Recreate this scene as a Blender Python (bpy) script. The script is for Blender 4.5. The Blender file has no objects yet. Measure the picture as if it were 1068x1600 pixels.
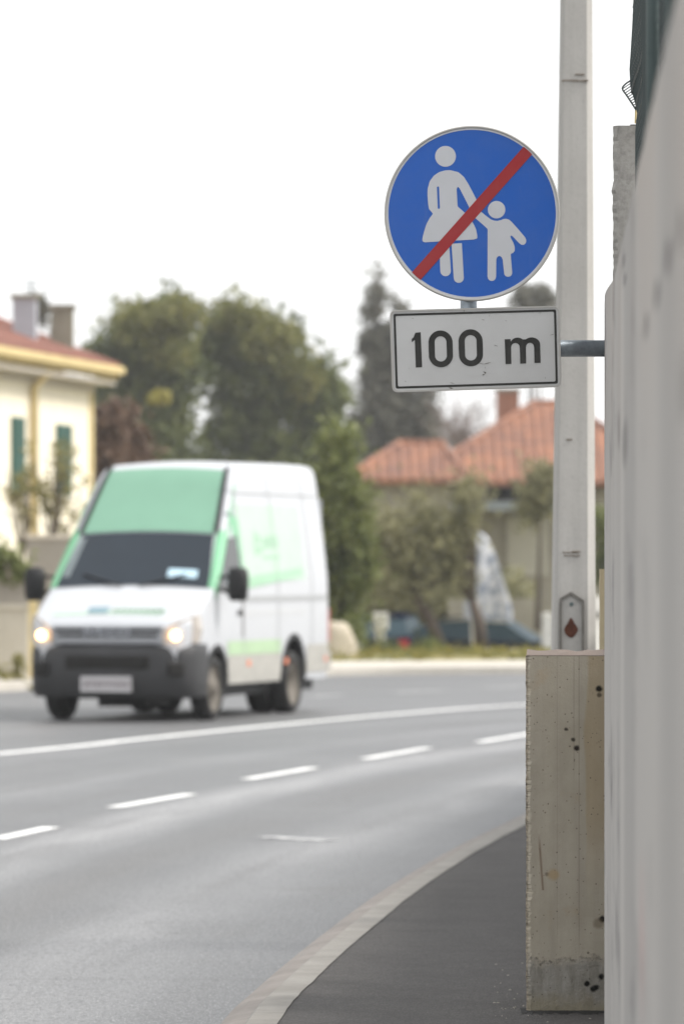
import bpy, math, random
import numpy as np
from mathutils import Vector, Matrix
from mathutils.geometry import tessellate_polygon

R = math.radians
scene = bpy.context.scene
COL = scene.collection

# ------------------------------------------------------------------ camera, sky, sun, exposure
CAM_H = 1.65
F_PX = 200.0 / 36.0 * 1600.0          # focal length in photo pixels (photo 1068 x 1600)
HORIZON = 885.0
cam = bpy.data.cameras.new("camera")
cam_o = bpy.data.objects.new("camera", cam)
COL.objects.link(cam_o)
cam_o.location = (0, 0, CAM_H)
cam_o.rotation_euler = (R(90), 0, 0)
cam.lens = 200
cam.sensor_width = 36
cam.shift_y = (HORIZON - 800.0) / 1600.0
cam.clip_start = 0.1
cam.clip_end = 5000
cam.dof.use_dof = True
cam.dof.focus_distance = 19.9
cam.dof.aperture_fstop = 5.2
scene.camera = cam_o

SUN_EL, SUN_AZ = R(48), R(90)          # azimuth measured from +Y (view direction) towards +X
world = bpy.data.worlds.new("World")
scene.world = world
world.use_nodes = True
nt = world.node_tree
bg = nt.nodes["Background"]
sky = nt.nodes.new("ShaderNodeTexSky")
sky.sky_type = 'NISHITA'
sky.sun_disc = False
sky.sun_elevation = SUN_EL
sky.sun_rotation = SUN_AZ
sky.air_density = 1.0
sky.dust_density = 3.0
mixw = nt.nodes.new("ShaderNodeMix")
mixw.data_type = 'RGBA'
mixw.inputs[0].default_value = 0.86    # a closed, bright white overcast over the clear sky
mixw.inputs[7].default_value = (7.85, 7.9, 7.9, 1)
nt.links.new(sky.outputs[0], mixw.inputs[6])
nt.links.new(mixw.outputs[2], bg.inputs[0])
bg.inputs[1].default_value = 0.11

sun = bpy.data.lights.new("sun", 'SUN')
sun.energy = 2.8
sun.angle = R(20)
sun.color = (1.0, 0.96, 0.90)
sun_o = bpy.data.objects.new("sun", sun)
COL.objects.link(sun_o)
sd = Vector((math.sin(SUN_AZ) * math.cos(SUN_EL), math.cos(SUN_AZ) * math.cos(SUN_EL), math.sin(SUN_EL)))
sun_o.rotation_euler = sd.to_track_quat('Z', 'Y').to_euler()
sun_o.location = sd * 60

scene.view_settings.view_transform = 'Standard'
scene.view_settings.look = 'None'
scene.view_settings.exposure = 0.75
scene.view_settings.gamma = 1


# ------------------------------------------------------------------ helpers
def P(px, py, d):
    """photo pixel at depth d -> world point"""
    return Vector(((px - 534.0) * d / F_PX, d, CAM_H - (py - HORIZON) * d / F_PX))


def G(px, py, z=0.0):
    """photo pixel on the level z -> world point"""
    d = (CAM_H - z) * F_PX / (py - HORIZON)
    return Vector(((px - 534.0) * d / F_PX, d, z))


def sm(pts, n=60):
    """a smooth curve through points (Catmull-Rom)"""
    pts = [Vector(p) for p in pts]
    ext = [pts[0] * 2 - pts[1]] + pts + [pts[-1] * 2 - pts[-2]]
    out = []
    k = max(2, n // (len(pts) - 1))
    for i in range(1, len(ext) - 2):
        p0, p1, p2, p3 = ext[i - 1:i + 3]
        for j in range(k):
            t = j / k
            out.append(0.5 * ((2 * p1) + (p2 - p0) * t + (2 * p0 - 5 * p1 + 4 * p2 - p3) * t * t + (3 * p1 - p0 - 3 * p2 + p3) * t ** 3))
    out.append(pts[-1])
    return out


def tag(o, label=None, cat=None, group=None, kind=None):
    if label: o["label"] = label
    if cat: o["category"] = cat
    if group: o["group"] = group
    if kind: o["kind"] = kind
    return o


def empty(name, loc, rz=0.0):
    o = bpy.data.objects.new(name, None)
    COL.objects.link(o)
    o.location = loc
    o.rotation_euler = (0, 0, rz)
    o.empty_display_size = 0.2
    return o


class MB:
    def __init__(self):
        self.v, self.f = [], []

    def add(self, verts, faces):
        b = len(self.v)
        self.v += [tuple(v) for v in verts]
        self.f += [tuple(i + b for i in f) for f in faces]
        return self

    def box(self, lo, hi, rz=0.0, org=None):
        x0, y0, z0 = lo
        x1, y1, z1 = hi
        vs = [(x0, y0, z0), (x1, y0, z0), (x1, y1, z0), (x0, y1, z0), (x0, y0, z1), (x1, y0, z1), (x1, y1, z1), (x0, y1, z1)]
        if rz or org:
            ox, oy = (org or ((x0 + x1) / 2, (y0 + y1) / 2))[:2]
            c, s = math.cos(rz), math.sin(rz)
            vs = [(ox + (x - ox) * c - (y - oy) * s, oy + (x - ox) * s + (y - oy) * c, z) for x, y, z in vs]
        return self.add(vs, [(3, 2, 1, 0), (4, 5, 6, 7), (0, 1, 5, 4), (1, 2, 6, 5), (2, 3, 7, 6), (3, 0, 4, 7)])

    def obox(self, o, ax, ay, az):
        """box from corner o with three edge vectors"""
        o, ax, ay, az = Vector(o), Vector(ax), Vector(ay), Vector(az)
        vs = [o, o + ax, o + ax + ay, o + ay, o + az, o + ax + az, o + ax + ay + az, o + ay + az]
        return self.add(vs, [(3, 2, 1, 0), (4, 5, 6, 7), (0, 1, 5, 4), (1, 2, 6, 5), (2, 3, 7, 6), (3, 0, 4, 7)])

    def tube(self, pts, radii, n=10, caps=True):
        pts = [Vector(p) for p in pts]
        if not hasattr(radii, '__len__'): radii = [radii] * len(pts)
        b = len(self.v)
        up = None
        for i, p in enumerate(pts):
            d = (pts[min(i + 1, len(pts) - 1)] - pts[max(i - 1, 0)]).normalized()
            if up is None:
                up = Vector((0, 0, 1)) if abs(d.z) < .9 else Vector((1, 0, 0))
            a = d.cross(up).normalized()
            up = a.cross(d).normalized()
            for k in range(n):
                t = 2 * math.pi * k / n
                self.v.append(tuple(p + (a * math.cos(t) + up * math.sin(t)) * radii[i]))
        for i in range(len(pts) - 1):
            for k in range(n):
                q = (k + 1) % n
                self.f.append((b + i * n + k, b + i * n + q, b + (i + 1) * n + q, b + (i + 1) * n + k))
        if caps:
            self.f.append(tuple(b + k for k in reversed(range(n))))
            self.f.append(tuple(b + (len(pts) - 1) * n + k for k in range(n)))
        return self

    def prism(self, loops, to3, t):
        """flat polygon (first loop outline, others holes) in uv, thickness t; to3(u,v,w) -> point"""
        flat = [p for lp in loops for p in lp]
        tris = tessellate_polygon([[Vector((p[0], p[1], 0)) for p in lp] for lp in loops])
        n = len(flat)
        vs = [to3(p[0], p[1], 0) for p in flat] + [to3(p[0], p[1], t) for p in flat]
        fs = [tuple(tr) for tr in tris] + [tuple(i + n for i in reversed(tr)) for tr in tris]
        k = 0
        for lp in loops:
            m = len(lp)
            for i in range(m):
                a, b_ = k + i, k + (i + 1) % m
                fs.append((a, b_, b_ + n, a + n))
            k += m
        return self.add(vs, fs)

    def grid(self, rows):
        """rows: list of equal-length lists of points"""
        m = len(rows[0])
        vs = [p for r in rows for p in r]
        fs = []
        for i in range(len(rows) - 1):
            for j in range(m - 1):
                fs.append((i * m + j, i * m + j + 1, (i + 1) * m + j + 1, (i + 1) * m + j))
        return self.add(vs, fs)

    def build(self, name, mat, parent=None, smooth=False, world=False, fix=True):
        me = bpy.data.meshes.new(name)
        vs = self.v
        if world and parent is not None:
            off = parent.location
            q = parent
            while q.parent is not None:
                q = q.parent
                off = off + q.location
            vs = [(v[0] - off[0], v[1] - off[1], v[2] - off[2]) for v in vs]
        me.from_pydata(vs, [], self.f)
        me.update()
        if fix:
            import bmesh
            bm = bmesh.new()
            bm.from_mesh(me)
            bmesh.ops.recalc_face_normals(bm, faces=bm.faces)
            bm.to_mesh(me)
            bm.free()
        if mat: me.materials.append(mat)
        if smooth:
            for p in me.polygons: p.use_smooth = True
        o = bpy.data.objects.new(name, me)
        COL.objects.link(o)
        if parent is not None: o.parent = parent
        return o


def bevel(o, w=0.01, seg=2):
    m = o.modifiers.new("bevel", 'BEVEL')
    m.width = w
    m.segments = seg
    m.limit_method = 'ANGLE'
    m.angle_limit = R(35)
    return o


def circle(cx, cy, r, n=48, a0=0, a1=360):
    return [(cx + r * math.cos(R(a0 + (a1 - a0) * i / n)), cy + r * math.sin(R(a0 + (a1 - a0) * i / n))) for i in range(n if abs(a1 - a0) == 360 else n + 1)]


# ------------------------------------------------------------------ materials
def newmat(name):
    m = bpy.data.materials.new(name)
    m.use_nodes = True
    return m, m.node_tree, m.node_tree.nodes["Principled BSDF"]


def rgba(c): return (c[0], c[1], c[2], 1)


def node(t, kind, **kw):
    n = t.nodes.new(kind)
    for k, v in kw.items(): setattr(n, k, v)
    return n


def mathn(t, op, a, b=None, c=None):
    n = node(t, "ShaderNodeMath", operation=op)
    for i, x in enumerate((a, b, c)):
        if x is None: continue
        if isinstance(x, (int, float)): n.inputs[i].default_value = x
        else: t.links.new(x, n.inputs[i])
    return n.outputs[0]


def mixc(t, fac, a, b):
    n = node(t, "ShaderNodeMix", data_type='RGBA')
    for i, x in ((0, fac), (6, a), (7, b)):
        if isinstance(x, (int, float)): n.inputs[i].default_value = x
        elif isinstance(x, tuple): n.inputs[i].default_value = rgba(x)
        else: t.links.new(x, n.inputs[i])
    return n.outputs[2]


def noise(t, vec, scale, detail=4, rough=.6, sc3=None):
    if sc3:
        mp = node(t, "ShaderNodeMapping")
        mp.inputs['Scale'].default_value = sc3
        t.links.new(vec, mp.inputs['Vector'])
        vec = mp.outputs[0]
    n = node(t, "ShaderNodeTexNoise")
    n.inputs['Scale'].default_value = scale
    n.inputs['Detail'].default_value = detail
    n.inputs['Roughness'].default_value = rough
    t.links.new(vec, n.inputs['Vector'])
    return n.outputs['Fac']


def ramp(t, x, lo, hi):
    n = node(t, "ShaderNodeMapRange")
    n.inputs[1].default_value = lo
    n.inputs[2].default_value = hi
    t.links.new(x, n.inputs[0])
    return n.outputs[0]


def coords(t): return node(t, "ShaderNodeTexCoord").outputs['Object']


def bump(t, bs, h, strength=.3, dist=.01):
    b = node(t, "ShaderNodeBump")
    b.inputs['Strength'].default_value = strength
    b.inputs['Distance'].default_value = dist
    t.links.new(h, b.inputs['Height'])
    t.links.new(b.outputs[0], bs.inputs['Normal'])


def plain(name, c, rough=.6, var=.12, scale=6, metal=0, spec=.5):
    """a painted / moulded surface with slight mottling"""
    m, t, b = newmat(name)
    co = coords(t)
    f = noise(t, co, scale, 5)
    t.links.new(mixc(t, ramp(t, f, .3, .7), tuple(x * (1 - var) for x in c), tuple(min(1, x * (1 + var)) for x in c)), b.inputs['Base Color'])
    b.inputs['Roughness'].default_value = rough
    b.inputs['Metallic'].default_value = metal
    b.inputs['Specular IOR Level'].default_value = spec
    return m


def emit(name, c, s):
    m, t, b = newmat(name)
    b.inputs['Base Color'].default_value = rgba(c)
    b.inputs['Emission Color'].default_value = rgba(c)
    b.inputs['Emission Strength'].default_value = s
    return m


def concrete(name, c, c2, streak=(9, 9, .5), spot=.35, rough=.85, bscale=60, joints=False):
    m, t, b = newmat(name)
    co = coords(t)
    col = mixc(t, ramp(t, noise(t, co, 2.2, 6), .3, .72), c, c2)
    st = ramp(t, noise(t, co, 1.0, 5, .65, streak), .42, .75)
    col = mixc(t, mathn(t, 'MULTIPLY', st, spot), col, tuple(x * .45 for x in c))
    fine = noise(t, co, bscale, 6, .7)
    col = mixc(t, mathn(t, 'MULTIPLY', ramp(t, fine, .5, .8), .35), col, tuple(x * .6 for x in c))
    if joints:                                       # one metre stones
        al = node(t, "ShaderNodeAttribute", attribute_name="along").outputs['Fac']
        fr_ = mathn(t, 'FRACT', al)
        f = mathn(t, 'LESS_THAN', fr_, .014)
        col = mixc(t, mathn(t, 'MULTIPLY', f, .22), col, (.05, .047, .043))
        stn = node(t, "ShaderNodeTexWhiteNoise", noise_dimensions='1D')
        t.links.new(mathn(t, 'FLOOR', al), stn.inputs['W'])
        col = mixc(t, mathn(t, 'MULTIPLY', stn.outputs['Value'], .03), col, tuple(x * .5 for x in c))
    t.links.new(col, b.inputs['Base Color'])
    b.inputs['Roughness'].default_value = rough
    b.inputs['Specular IOR Level'].default_value = .25
    bump(t, b, fine, .35, .004)
    return m


def leafmat(name, dark, light, hi, rough=.65, nscale=.9):
    m, t, b = newmat(name)
    co = coords(t)
    f = ramp(t, noise(t, co, nscale, 3), .35, .68)
    col = mixc(t, f, dark, light)
    rnd = node(t, "ShaderNodeNewGeometry").outputs['Random Per Island']
    col = mixc(t, mathn(t, 'MULTIPLY', mathn(t, 'POWER', rnd, 3.0), .7), col, hi)
    t.links.new(col, b.inputs['Base Color'])
    b.inputs['Roughness'].default_value = rough
    b.inputs['Specular IOR Level'].default_value = .3
    tr = node(t, "ShaderNodeBsdfTranslucent")
    t.links.new(col, tr.inputs[0])
    mx = node(t, "ShaderNodeMixShader")
    mx.inputs[0].default_value = .35
    t.links.new(b.outputs[0], mx.inputs[1])
    t.links.new(tr.outputs[0], mx.inputs[2])
    t.links.new(mx.outputs[0], t.nodes["Material Output"].inputs[0])
    return m


def asphalt(name, c, c2, grain=240, tracks=None, rough=.55, spec=.4):
    m, t, b = newmat(name)
    co = coords(t)
    big = ramp(t, noise(t, co, .22, 6, .6, (1.0, .35, 1)), .3, .7)
    col = mixc(t, big, c, c2)
    gr = noise(t, co, 1.0, 2, .8, (grain * .6, grain * .16, 1))
    mid = noise(t, co, 1.0, 3, .8, (40, 9, 1))
    col = mixc(t, mathn(t, 'MULTIPLY', ramp(t, gr, .45, .75), .5), col, tuple(min(1, x * 1.9) for x in c2))
    col = mixc(t, mathn(t, 'MULTIPLY', ramp(t, mid, .4, .75), .45), col, tuple(x * .55 for x in c))
    # roller marks across
    sw = ramp(t, noise(t, co, 1.0, 6, .7, (3.0, 2.2, 1)), .42, .7)
    col = mixc(t, mathn(t, 'MULTIPLY', sw, .35), col, tuple(x * .5 for x in c))
    t.links.new(col, b.inputs['Base Color'])
    b.inputs['Roughness'].default_value = rough
    b.inputs['Specular IOR Level'].default_value = spec
    bump(t, b, mathn(t, 'ADD', gr, mid), .5, .006)
    return m


def road_material():
    """worn asphalt: the wear follows the lanes (attributes: lane = metres from the kerb, along = metres along the kerb)"""
    m, t, b = newmat("road_asphalt")
    co = coords(t)
    la = node(t, "ShaderNodeAttribute", attribute_name="lane").outputs['Fac']
    al = node(t, "ShaderNodeAttribute", attribute_name="along").outputs['Fac']
    cv = node(t, "ShaderNodeCombineXYZ")
    t.links.new(la, cv.inputs[0]); t.links.new(al, cv.inputs[1])
    lv = cv.outputs[0]
    col = mixc(t, ramp(t, noise(t, co, .30, 6, .65), .3, .7), (.078, .080, .084), (.118, .120, .124))
    wob = mathn(t, 'ADD', la, mathn(t, 'MULTIPLY', noise(t, lv, 1.0, 3, .5, (.3, .07, 1)), .8))
    for c0, w, c, k in ((1.5, .5, (.25, .25, .255), .6), (2.35, .40, (.070, .067, .065), .75), (3.2, .55, (.28, .28, .285), .9), (.5, .4, (.07, .07, .072), .6), (5.1, .45, (.225, .227, .235), .4), (6.9, .45, (.225, .227, .235), .4), (6.0, .35, (.12, .12, .122), .3), (9.3, .5, (.22, .22, .23), .3)):
        f = mathn(t, 'SUBTRACT', 1.0, ramp(t, mathn(t, 'ABSOLUTE', mathn(t, 'SUBTRACT', wob, c0)), w * .15, w))
        f = mathn(t, 'MULTIPLY', f, mathn(t, 'MULTIPLY', ramp(t, noise(t, lv, 1.0, 4, .6, (.8, .12, 1)), .25, .6), k))
        col = mixc(t, f, col, c)
    st = ramp(t, noise(t, lv, 1.0, 5, .65, (3.0, .10, 1)), .52, .72)
    col = mixc(t, mathn(t, 'MULTIPLY', st, .62), col, (.062, .06, .059))
    sp = ramp(t, noise(t, lv, 1.0, 4, .6, (.7, .5, 1)), .60, .72)
    col = mixc(t, mathn(t, 'MULTIPLY', sp, .5), col, (.068, .065, .062))
    gr = noise(t, co, 1.0, 2, .85, (95, 26, 1))
    mid = noise(t, co, 1.0, 3, .8, (42, 9, 1))
    col = mixc(t, mathn(t, 'MULTIPLY', ramp(t, gr, .50, .66), .65), col, (.30, .30, .30))
    col = mixc(t, mathn(t, 'MULTIPLY', ramp(t, mid, .46, .66), .6), col, (.055, .055, .057))
    # cross joints and repair seams
    for a0, w, k in ((24.6, .05, .30), (31.5, .05, .2), (41, .08, .2)):
        wa = mathn(t, 'ADD', al, mathn(t, 'MULTIPLY', noise(t, lv, 1.0, 3, .6, (.8, .8, 1)), .5))
        f = mathn(t, 'SUBTRACT', 1.0, ramp(t, mathn(t, 'ABSOLUTE', mathn(t, 'SUBTRACT', wa, a0)), w * .3, w * 2))
        col = mixc(t, mathn(t, 'MULTIPLY', f, k), col, (.075, .074, .074))
    t.links.new(col, b.inputs['Base Color'])
    b.inputs['Roughness'].default_value = .52
    b.inputs['Specular IOR Level'].default_value = .4
    bump(t, b, mathn(t, 'ADD', gr, mid), .6, .006)
    return m


def tiles(name, c, c2, freq=7):
    m, t, b = newmat(name)
    co = coords(t)
    col = mixc(t, ramp(t, noise(t, co, 1.3, 5), .35, .65), c, c2)
    col = mixc(t, mathn(t, 'MULTIPLY', ramp(t, noise(t, co, 4.5, 3), .48, .66), .6), col, (.17, .11, .09))
    sx = node(t, "ShaderNodeSeparateXYZ")
    t.links.new(co, sx.inputs[0])
    rows = mathn(t, 'FRACT', mathn(t, 'MULTIPLY', sx.outputs[2], freq))
    col = mixc(t, mathn(t, 'MULTIPLY', ramp(t, rows, .7, 1.0), .55), col, (.07, .035, .03))
    t.links.new(col, b.inputs['Base Color'])
    b.inputs['Roughness'].default_value = .8
    bump(t, b, rows, .6, .03)
    return m


def painted_line(name, c, wear):
    m, t, b = newmat(name)
    co = coords(t)
    f = ramp(t, noise(t, co, 14, 6, .75), wear, wear + .15)
    t.links.new(mixc(t, f, (.16, .16, .165), c), b.inputs['Base Color'])
    b.inputs['Roughness'].default_value = .6
    return m


M = {}
M['road'] = road_material()
M['pavement'] = asphalt("pavement_asphalt", (.050, .046, .044), (.096, .090, .086), grain=170, rough=.8, spec=.2)
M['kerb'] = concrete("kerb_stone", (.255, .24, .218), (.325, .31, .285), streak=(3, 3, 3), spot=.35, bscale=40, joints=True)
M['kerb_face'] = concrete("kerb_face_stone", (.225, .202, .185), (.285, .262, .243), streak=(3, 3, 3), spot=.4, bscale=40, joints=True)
M['line'] = painted_line("road_paint", (.8, .8, .79), .33)
M['line_worn'] = painted_line("road_paint_worn", (.55, .55, .55), .42)
M['farpath'] = concrete("far_pavement", (.46, .43, .38), (.54, .51, .46), spot=.2)
M['soil'] = plain("soil", (.16, .14, .09), .9, .3, 1.5)
def verge_mat():
    m, t, b = newmat("verge_turf")
    co = coords(t)
    col = mixc(t, ramp(t, noise(t, co, .7, 6, .65), .35, .65), (.09, .105, .03), (.27, .22, .07))
    col = mixc(t, mathn(t, 'MULTIPLY', ramp(t, noise(t, co, 12, 4, .7), .45, .7), .5), col, (.05, .05, .02))
    t.links.new(col, b.inputs['Base Color'])
    b.inputs['Roughness'].default_value = .95
    return m


M['verge'] = verge_mat()
M['wall'] = concrete("wall_concrete", (.36, .345, .33), (.44, .425, .41), streak=(1, 7, .22), spot=.42)
M['post'] = concrete("post_concrete", (.29, .275, .25), (.40, .385, .355), streak=(45, 45, 45), spot=.55, bscale=150)
M['pole'] = concrete("pole_concrete", (.40, .385, .36), (.47, .455, .43), streak=(10, 10, .5), spot=.35)
M['steel'] = plain("galvanised_steel", (.30, .34, .38), .45, .25, 30, .6)
M['dgrey_pipe'] = plain("weathered_steel", (.20, .19, .17), .6, .2, 25, .3)
M['stain'] = plain("pole_stain", (.20, .17, .14), .9, .2, 40)
M['scuff'] = plain("scuff", (.075, .065, .05), .8, .3, 50)
M['rust'] = plain("rust", (.085, .03, .017), .9, .4, 30)
M['dark'] = plain("dark_hole", (.012, .011, .010), .9, .2, 20)
M['trim'] = plain("black_moulding", (.014, .014, .015), .6, .15, 12, 0, .3)
M['bumper'] = plain("grey_black_bumper", (.034, .034, .036), .55, .15, 6, 0, .4)
M['tyre'] = plain("tyre_rubber", (.014, .014, .014), .85, .2, 15)
M['seam'] = plain("panel_gap", (.34, .35, .355), .6, .1, 5)
M['rim'] = plain("dusty_rim", (.13, .115, .095), .7, .25, 10, .1)
M['white_paint'] = plain("white_van_paint", (.47, .485, .51), .3, .02, 2)
M['mint'] = plain("mint_green_paint", (.165, .33, .235), .35, .05, 2)
M['mint_bright'] = plain("bright_green_paint", (.17, .45, .25), .35, .04, 2)
M['mint_pale'] = plain("pale_green_film", (.42, .55, .45), .4, .05, 3)
M['mint_pale2'] = plain("pale_green_band", (.30, .50, .34), .4, .05, 3)
M['stripe'] = plain("green_stripe_film", (.37, .51, .32), .4, .08, 3)
M['skirt'] = plain("grey_cladding", (.36, .35, .32), .6, .12, 4)
M['grille'] = plain("silver_grille", (.32, .33, .35), .4, .06, 6, .2)
M['glass'] = plain("tinted_glass", (.012, .020, .030), .12, .1, 2, 0, .36)
M['sideglass'] = plain("side_glass", (.012, .015, .017), .08, .1, 2)
M['paper'] = plain("paper", (.45, .62, .72), .8, .1, 5)
M['numplate'] = plain("white_plate", (.50, .485, .49), .4, .05, 5)
M['numred'] = plain("plate_marks", (.12, .07, .09), .5, .1, 9)
M['lamp'] = emit("headlamp", (1, .56, .22), 6)
M['lens'] = plain("headlight_lens", (.42, .38, .34), .2, .1, 5)
M['amber'] = plain("orange_marker", (.75, .22, .10), .4, .1, 5)
M['logo'] = plain("dark_teal_print", (.10, .24, .22), .5, .1, 5)
M['cream'] = plain("cream_render", (.82, .755, .61), .85, .06, 1.5)
M['ochre'] = plain("ochre_trim", (.60, .48, .24), .8, .12, 2)
M['shutter'] = plain("green_shutter", (.016, .085, .065), .6, .15, 5)
M['tile'] = tiles("red_roof_tiles", (.36, .165, .12), (.26, .115, .09))
M['tile2'] = tiles("orange_roof_tiles", (.37, .165, .09), (.19, .092, .066), 5)
M['soffit'] = plain("soffit", (.55, .50, .43), .9, .06, 2)
M['greywall'] = concrete("old_render", (.27, .25, .21), (.36, .335, .28), spot=.25)
M['panel'] = plain("beige_render", (.44, .42, .36), .9, .08, 1)
M['bluegrey'] = plain("bluegrey_metal", (.22, .25, .27), .5, .12, 3)
M['chim1'] = plain("painted_chimney", (.38, .40, .44), .8, .08, 3)
M['chim2'] = concrete("old_chimney", (.25, .24, .19), (.31, .30, .24))
M['brick'] = concrete("brick_chimney", (.32, .15, .10), (.38, .20, .14))
M['gwall1'] = concrete("beige_garden_wall", (.46, .42, .34), (.52, .48, .40), spot=.2)
M['gwall2'] = concrete("grey_garden_wall", (.29, .265, .23), (.34, .315, .28), spot=.2)
M['bark'] = plain("bark", (.085, .065, .05), .9, .3, 8)
M['leaf_ever'] = leafmat("evergreen_leaf", (.058, .080, .026), (.148, .168, .050), (.26, .285, .115))
M['leaf_top'] = leafmat("bronze_leaf", (.115, .13, .035), (.21, .20, .06), (.33, .31, .12))
M['leaf_cyp'] = leafmat("cypress_leaf", (0.094, 0.095, 0.076), (0.156, 0.151, 0.118), (0.237, 0.226, 0.178))
M['leaf_shrub'] = leafmat("shrub_leaf", (0.076, 0.099, 0.030), (0.180, 0.205, 0.064), (0.304, 0.319, 0.128))
M['leaf_olive'] = leafmat("olive_leaf", (0.168, 0.165, 0.086), (0.282, 0.266, 0.143), (0.408, 0.389, 0.231), nscale=1.6)
M['leaf_dry'] = leafmat("dry_leaf", (0.102, 0.060, 0.043), (0.180, 0.114, 0.079), (0.288, 0.204, 0.150))
M['leaf_yellow'] = leafmat("yellow_leaf", (.26, .23, .05), (.36, .32, .07), (.42, .38, .10))
M['leaf_garden'] = leafmat("garden_leaf", (0.156, 0.150, 0.054), (0.312, 0.273, 0.108), (0.468, 0.429, 0.192))
M['grass'] = leafmat("verge_grass", (.10, .115, .025), (.30, .25, .05), (.42, .37, .12), nscale=1.0)
M['carblue'] = plain("dark_blue_paint", (.007, .010, .022), .8, .1, 3, 0, 0.0)
M['carblue2'] = plain("midnight_paint", (.006, .008, .014), .8, .1, 3, 0, 0.0)
M['carglass'] = plain("car_glass", (.03, .05, .062), .35, .1, 3, 0, .02)
M['red'] = plain("red_lens", (.40, .02, .03), .3, .1, 5)
M['whitepost'] = plain("white_painted_post", (.68, .67, .63), .7, .08, 5)
M['boulder'] = concrete("pale_stone", (.40, .355, .275), (.47, .42, .34), spot=.15)
M['wood'] = plain("weathered_wood", (.33, .28, .21), .9, .2, 8)
M['fence'] = plain("dark_green_plastic", (.035, .050, .050), .55, .15, 20)
M['fencepost'] = plain("green_steel_post", (.10, .135, .135), .5, .1, 10)
M['ochre_conc'] = concrete("ochre_concrete", (.40, .33, .20), (.45, .38, .26))


# ------------------------------------------------------------------ ground, road, kerb, pavement (the setting)
RZ = -0.12
g = MB().add([(-900, -100, -1.1), (900, -100, -1.1), (900, 1500, -1.1), (-900, 1500, -1.1)], [(0, 1, 2, 3)])
tag(g.build("ground", M['soil']), kind="structure")

kin = sm([(-1.35, -10, 0), (-.80, 6, 0), (-.48, 14, 0), G(433, 1600), G(488, 1535), G(582, 1449), G(684, 1370), G(816, 1292), (2.35, 45, 0), (4.2, 54, 0), (7.5, 64, 0), (14, 74, 0), (26, 82, 0)], 120)


def offset(line, w):
    out = []
    for i, p in enumerate(line):
        d = (line[min(i + 1, len(line) - 1)] - line[max(i - 1, 0)])
        d.z = 0
        d.normalize()
        out.append(p + Vector((-d.y, d.x, 0)) * w)
    return out


kout = offset(kin, .125)
up = lambda L, z: [Vector((p.x, p.y, z)) for p in L]
rnd = random.Random(3)
kj = [Vector((p.x + rnd.uniform(-.003, .003), p.y, p.z)) for p in kin]
gx, gy = np.linspace(-16, 60, 153), np.linspace(-15, 112, 255)
rd = MB().grid([[(x, y, RZ) for x in gx] for y in gy]).build("road", M['road'])
kc = np.array([(p.x, p.y) for p in kout])
seg = np.concatenate([[0], np.cumsum(np.linalg.norm(np.diff(kc, axis=0), axis=1))])
pts_ = np.array([(x, y) for y in gy for x in gx])
best = np.full(len(pts_), 1e9); alo = np.zeros(len(pts_)); sgn = np.ones(len(pts_))
for i in range(len(kc) - 1):
    a_, d_ = kc[i], kc[i + 1] - kc[i]
    tt_ = np.clip(((pts_ - a_) @ d_) / (d_ @ d_), 0, 1)
    v_ = pts_ - (a_ + tt_[:, None] * d_)
    ds_ = np.hypot(v_[:, 0], v_[:, 1])
    mk_ = ds_ < best
    best[mk_] = ds_[mk_]; alo[mk_] = (seg[i] + tt_ * np.hypot(*d_))[mk_]
    sgn[mk_] = np.sign(d_[0] * v_[:, 1] - d_[1] * v_[:, 0])[mk_]
for nm_, ar_ in (("lane", best * sgn), ("along", alo - 10)):
    at_ = rd.data.attributes.new(nm_, 'FLOAT', 'POINT')
    at_.data.foreach_set("value", ar_.astype(np.float32))
tag(rd, kind="structure")
mk = MB().grid([up(kj, .004), up(offset(kin, .110), .004), up(offset(kin, .125), -.008)])
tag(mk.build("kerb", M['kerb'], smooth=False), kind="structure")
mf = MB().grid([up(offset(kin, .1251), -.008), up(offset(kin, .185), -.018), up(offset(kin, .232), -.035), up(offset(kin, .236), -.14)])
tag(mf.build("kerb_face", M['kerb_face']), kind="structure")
for o_ in (bpy.data.objects["kerb"], bpy.data.objects["kerb_face"]):
    nk = len(kin)
    sl = np.concatenate([[0], np.cumsum([(kin[i + 1] - kin[i]).length for i in range(nk - 1)])])
    at_ = o_.data.attributes.new("along", 'FLOAT', 'POINT')
    at_.data.foreach_set("value", np.tile(sl, len(o_.data.vertices) // nk).astype(np.float32))
pv = MB().grid([up(offset(kin, .03), .0), [Vector((p.x + 6.0, p.y, 0)) for p in kin]])
tag(pv.build("pavement", M['pavement']), kind="structure")
# slim drainage strip at the foot of the kerb
# far kerb, pavement, verge
far = sm([(-26, 20, 0), (-16, 48, 0), (-9.5, 66, 0), (-4.7, 80.7, 0), (-2.2, 88, 0), (-.1, 92.3, 0), (3, 93.8, 0), (9, 95, 0), (25, 97, 0), (60, 99, 0)], 90)
fin = offset(far, .3)
fb = offset(far, 4.2)
m1 = MB().grid([up(far, RZ - .02), up(far, .0), up(fin, .004)])
tag(m1.build("far_kerb", M['farpath']), kind="structure")
m2 = MB().grid([up(fin, .0), up(fb, .03)])
tag(m2.build("far_pavement", M['farpath']), kind="structure")
m3 = MB().grid([up(fb, .02), up(offset(far, 6.5), .08), up(offset(far, 13), .10), up(offset(far, 20), -1.05), up(offset(far, 90), -1.0)])
tag(m3.build("verge", M['verge']), kind="structure")


def ribbon(line, w, z):
    a = offset(line, w / 2)
    b = offset(line, -w / 2)
    return MB().grid([up(a, z), up(b, z)])


solid = sm([(-9.0, 34, 0), G(0, 1178, RZ), G(210, 1156, RZ), G(425, 1134, RZ), G(620, 1116, RZ), G(816, 1102, RZ), (5.6, 78, 0), (12, 84, 0), (30, 90, 0)], 90)
tag(ribbon(solid, .19, RZ + .004).build("solid_road_line", M['line']), kind="structure")


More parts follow.
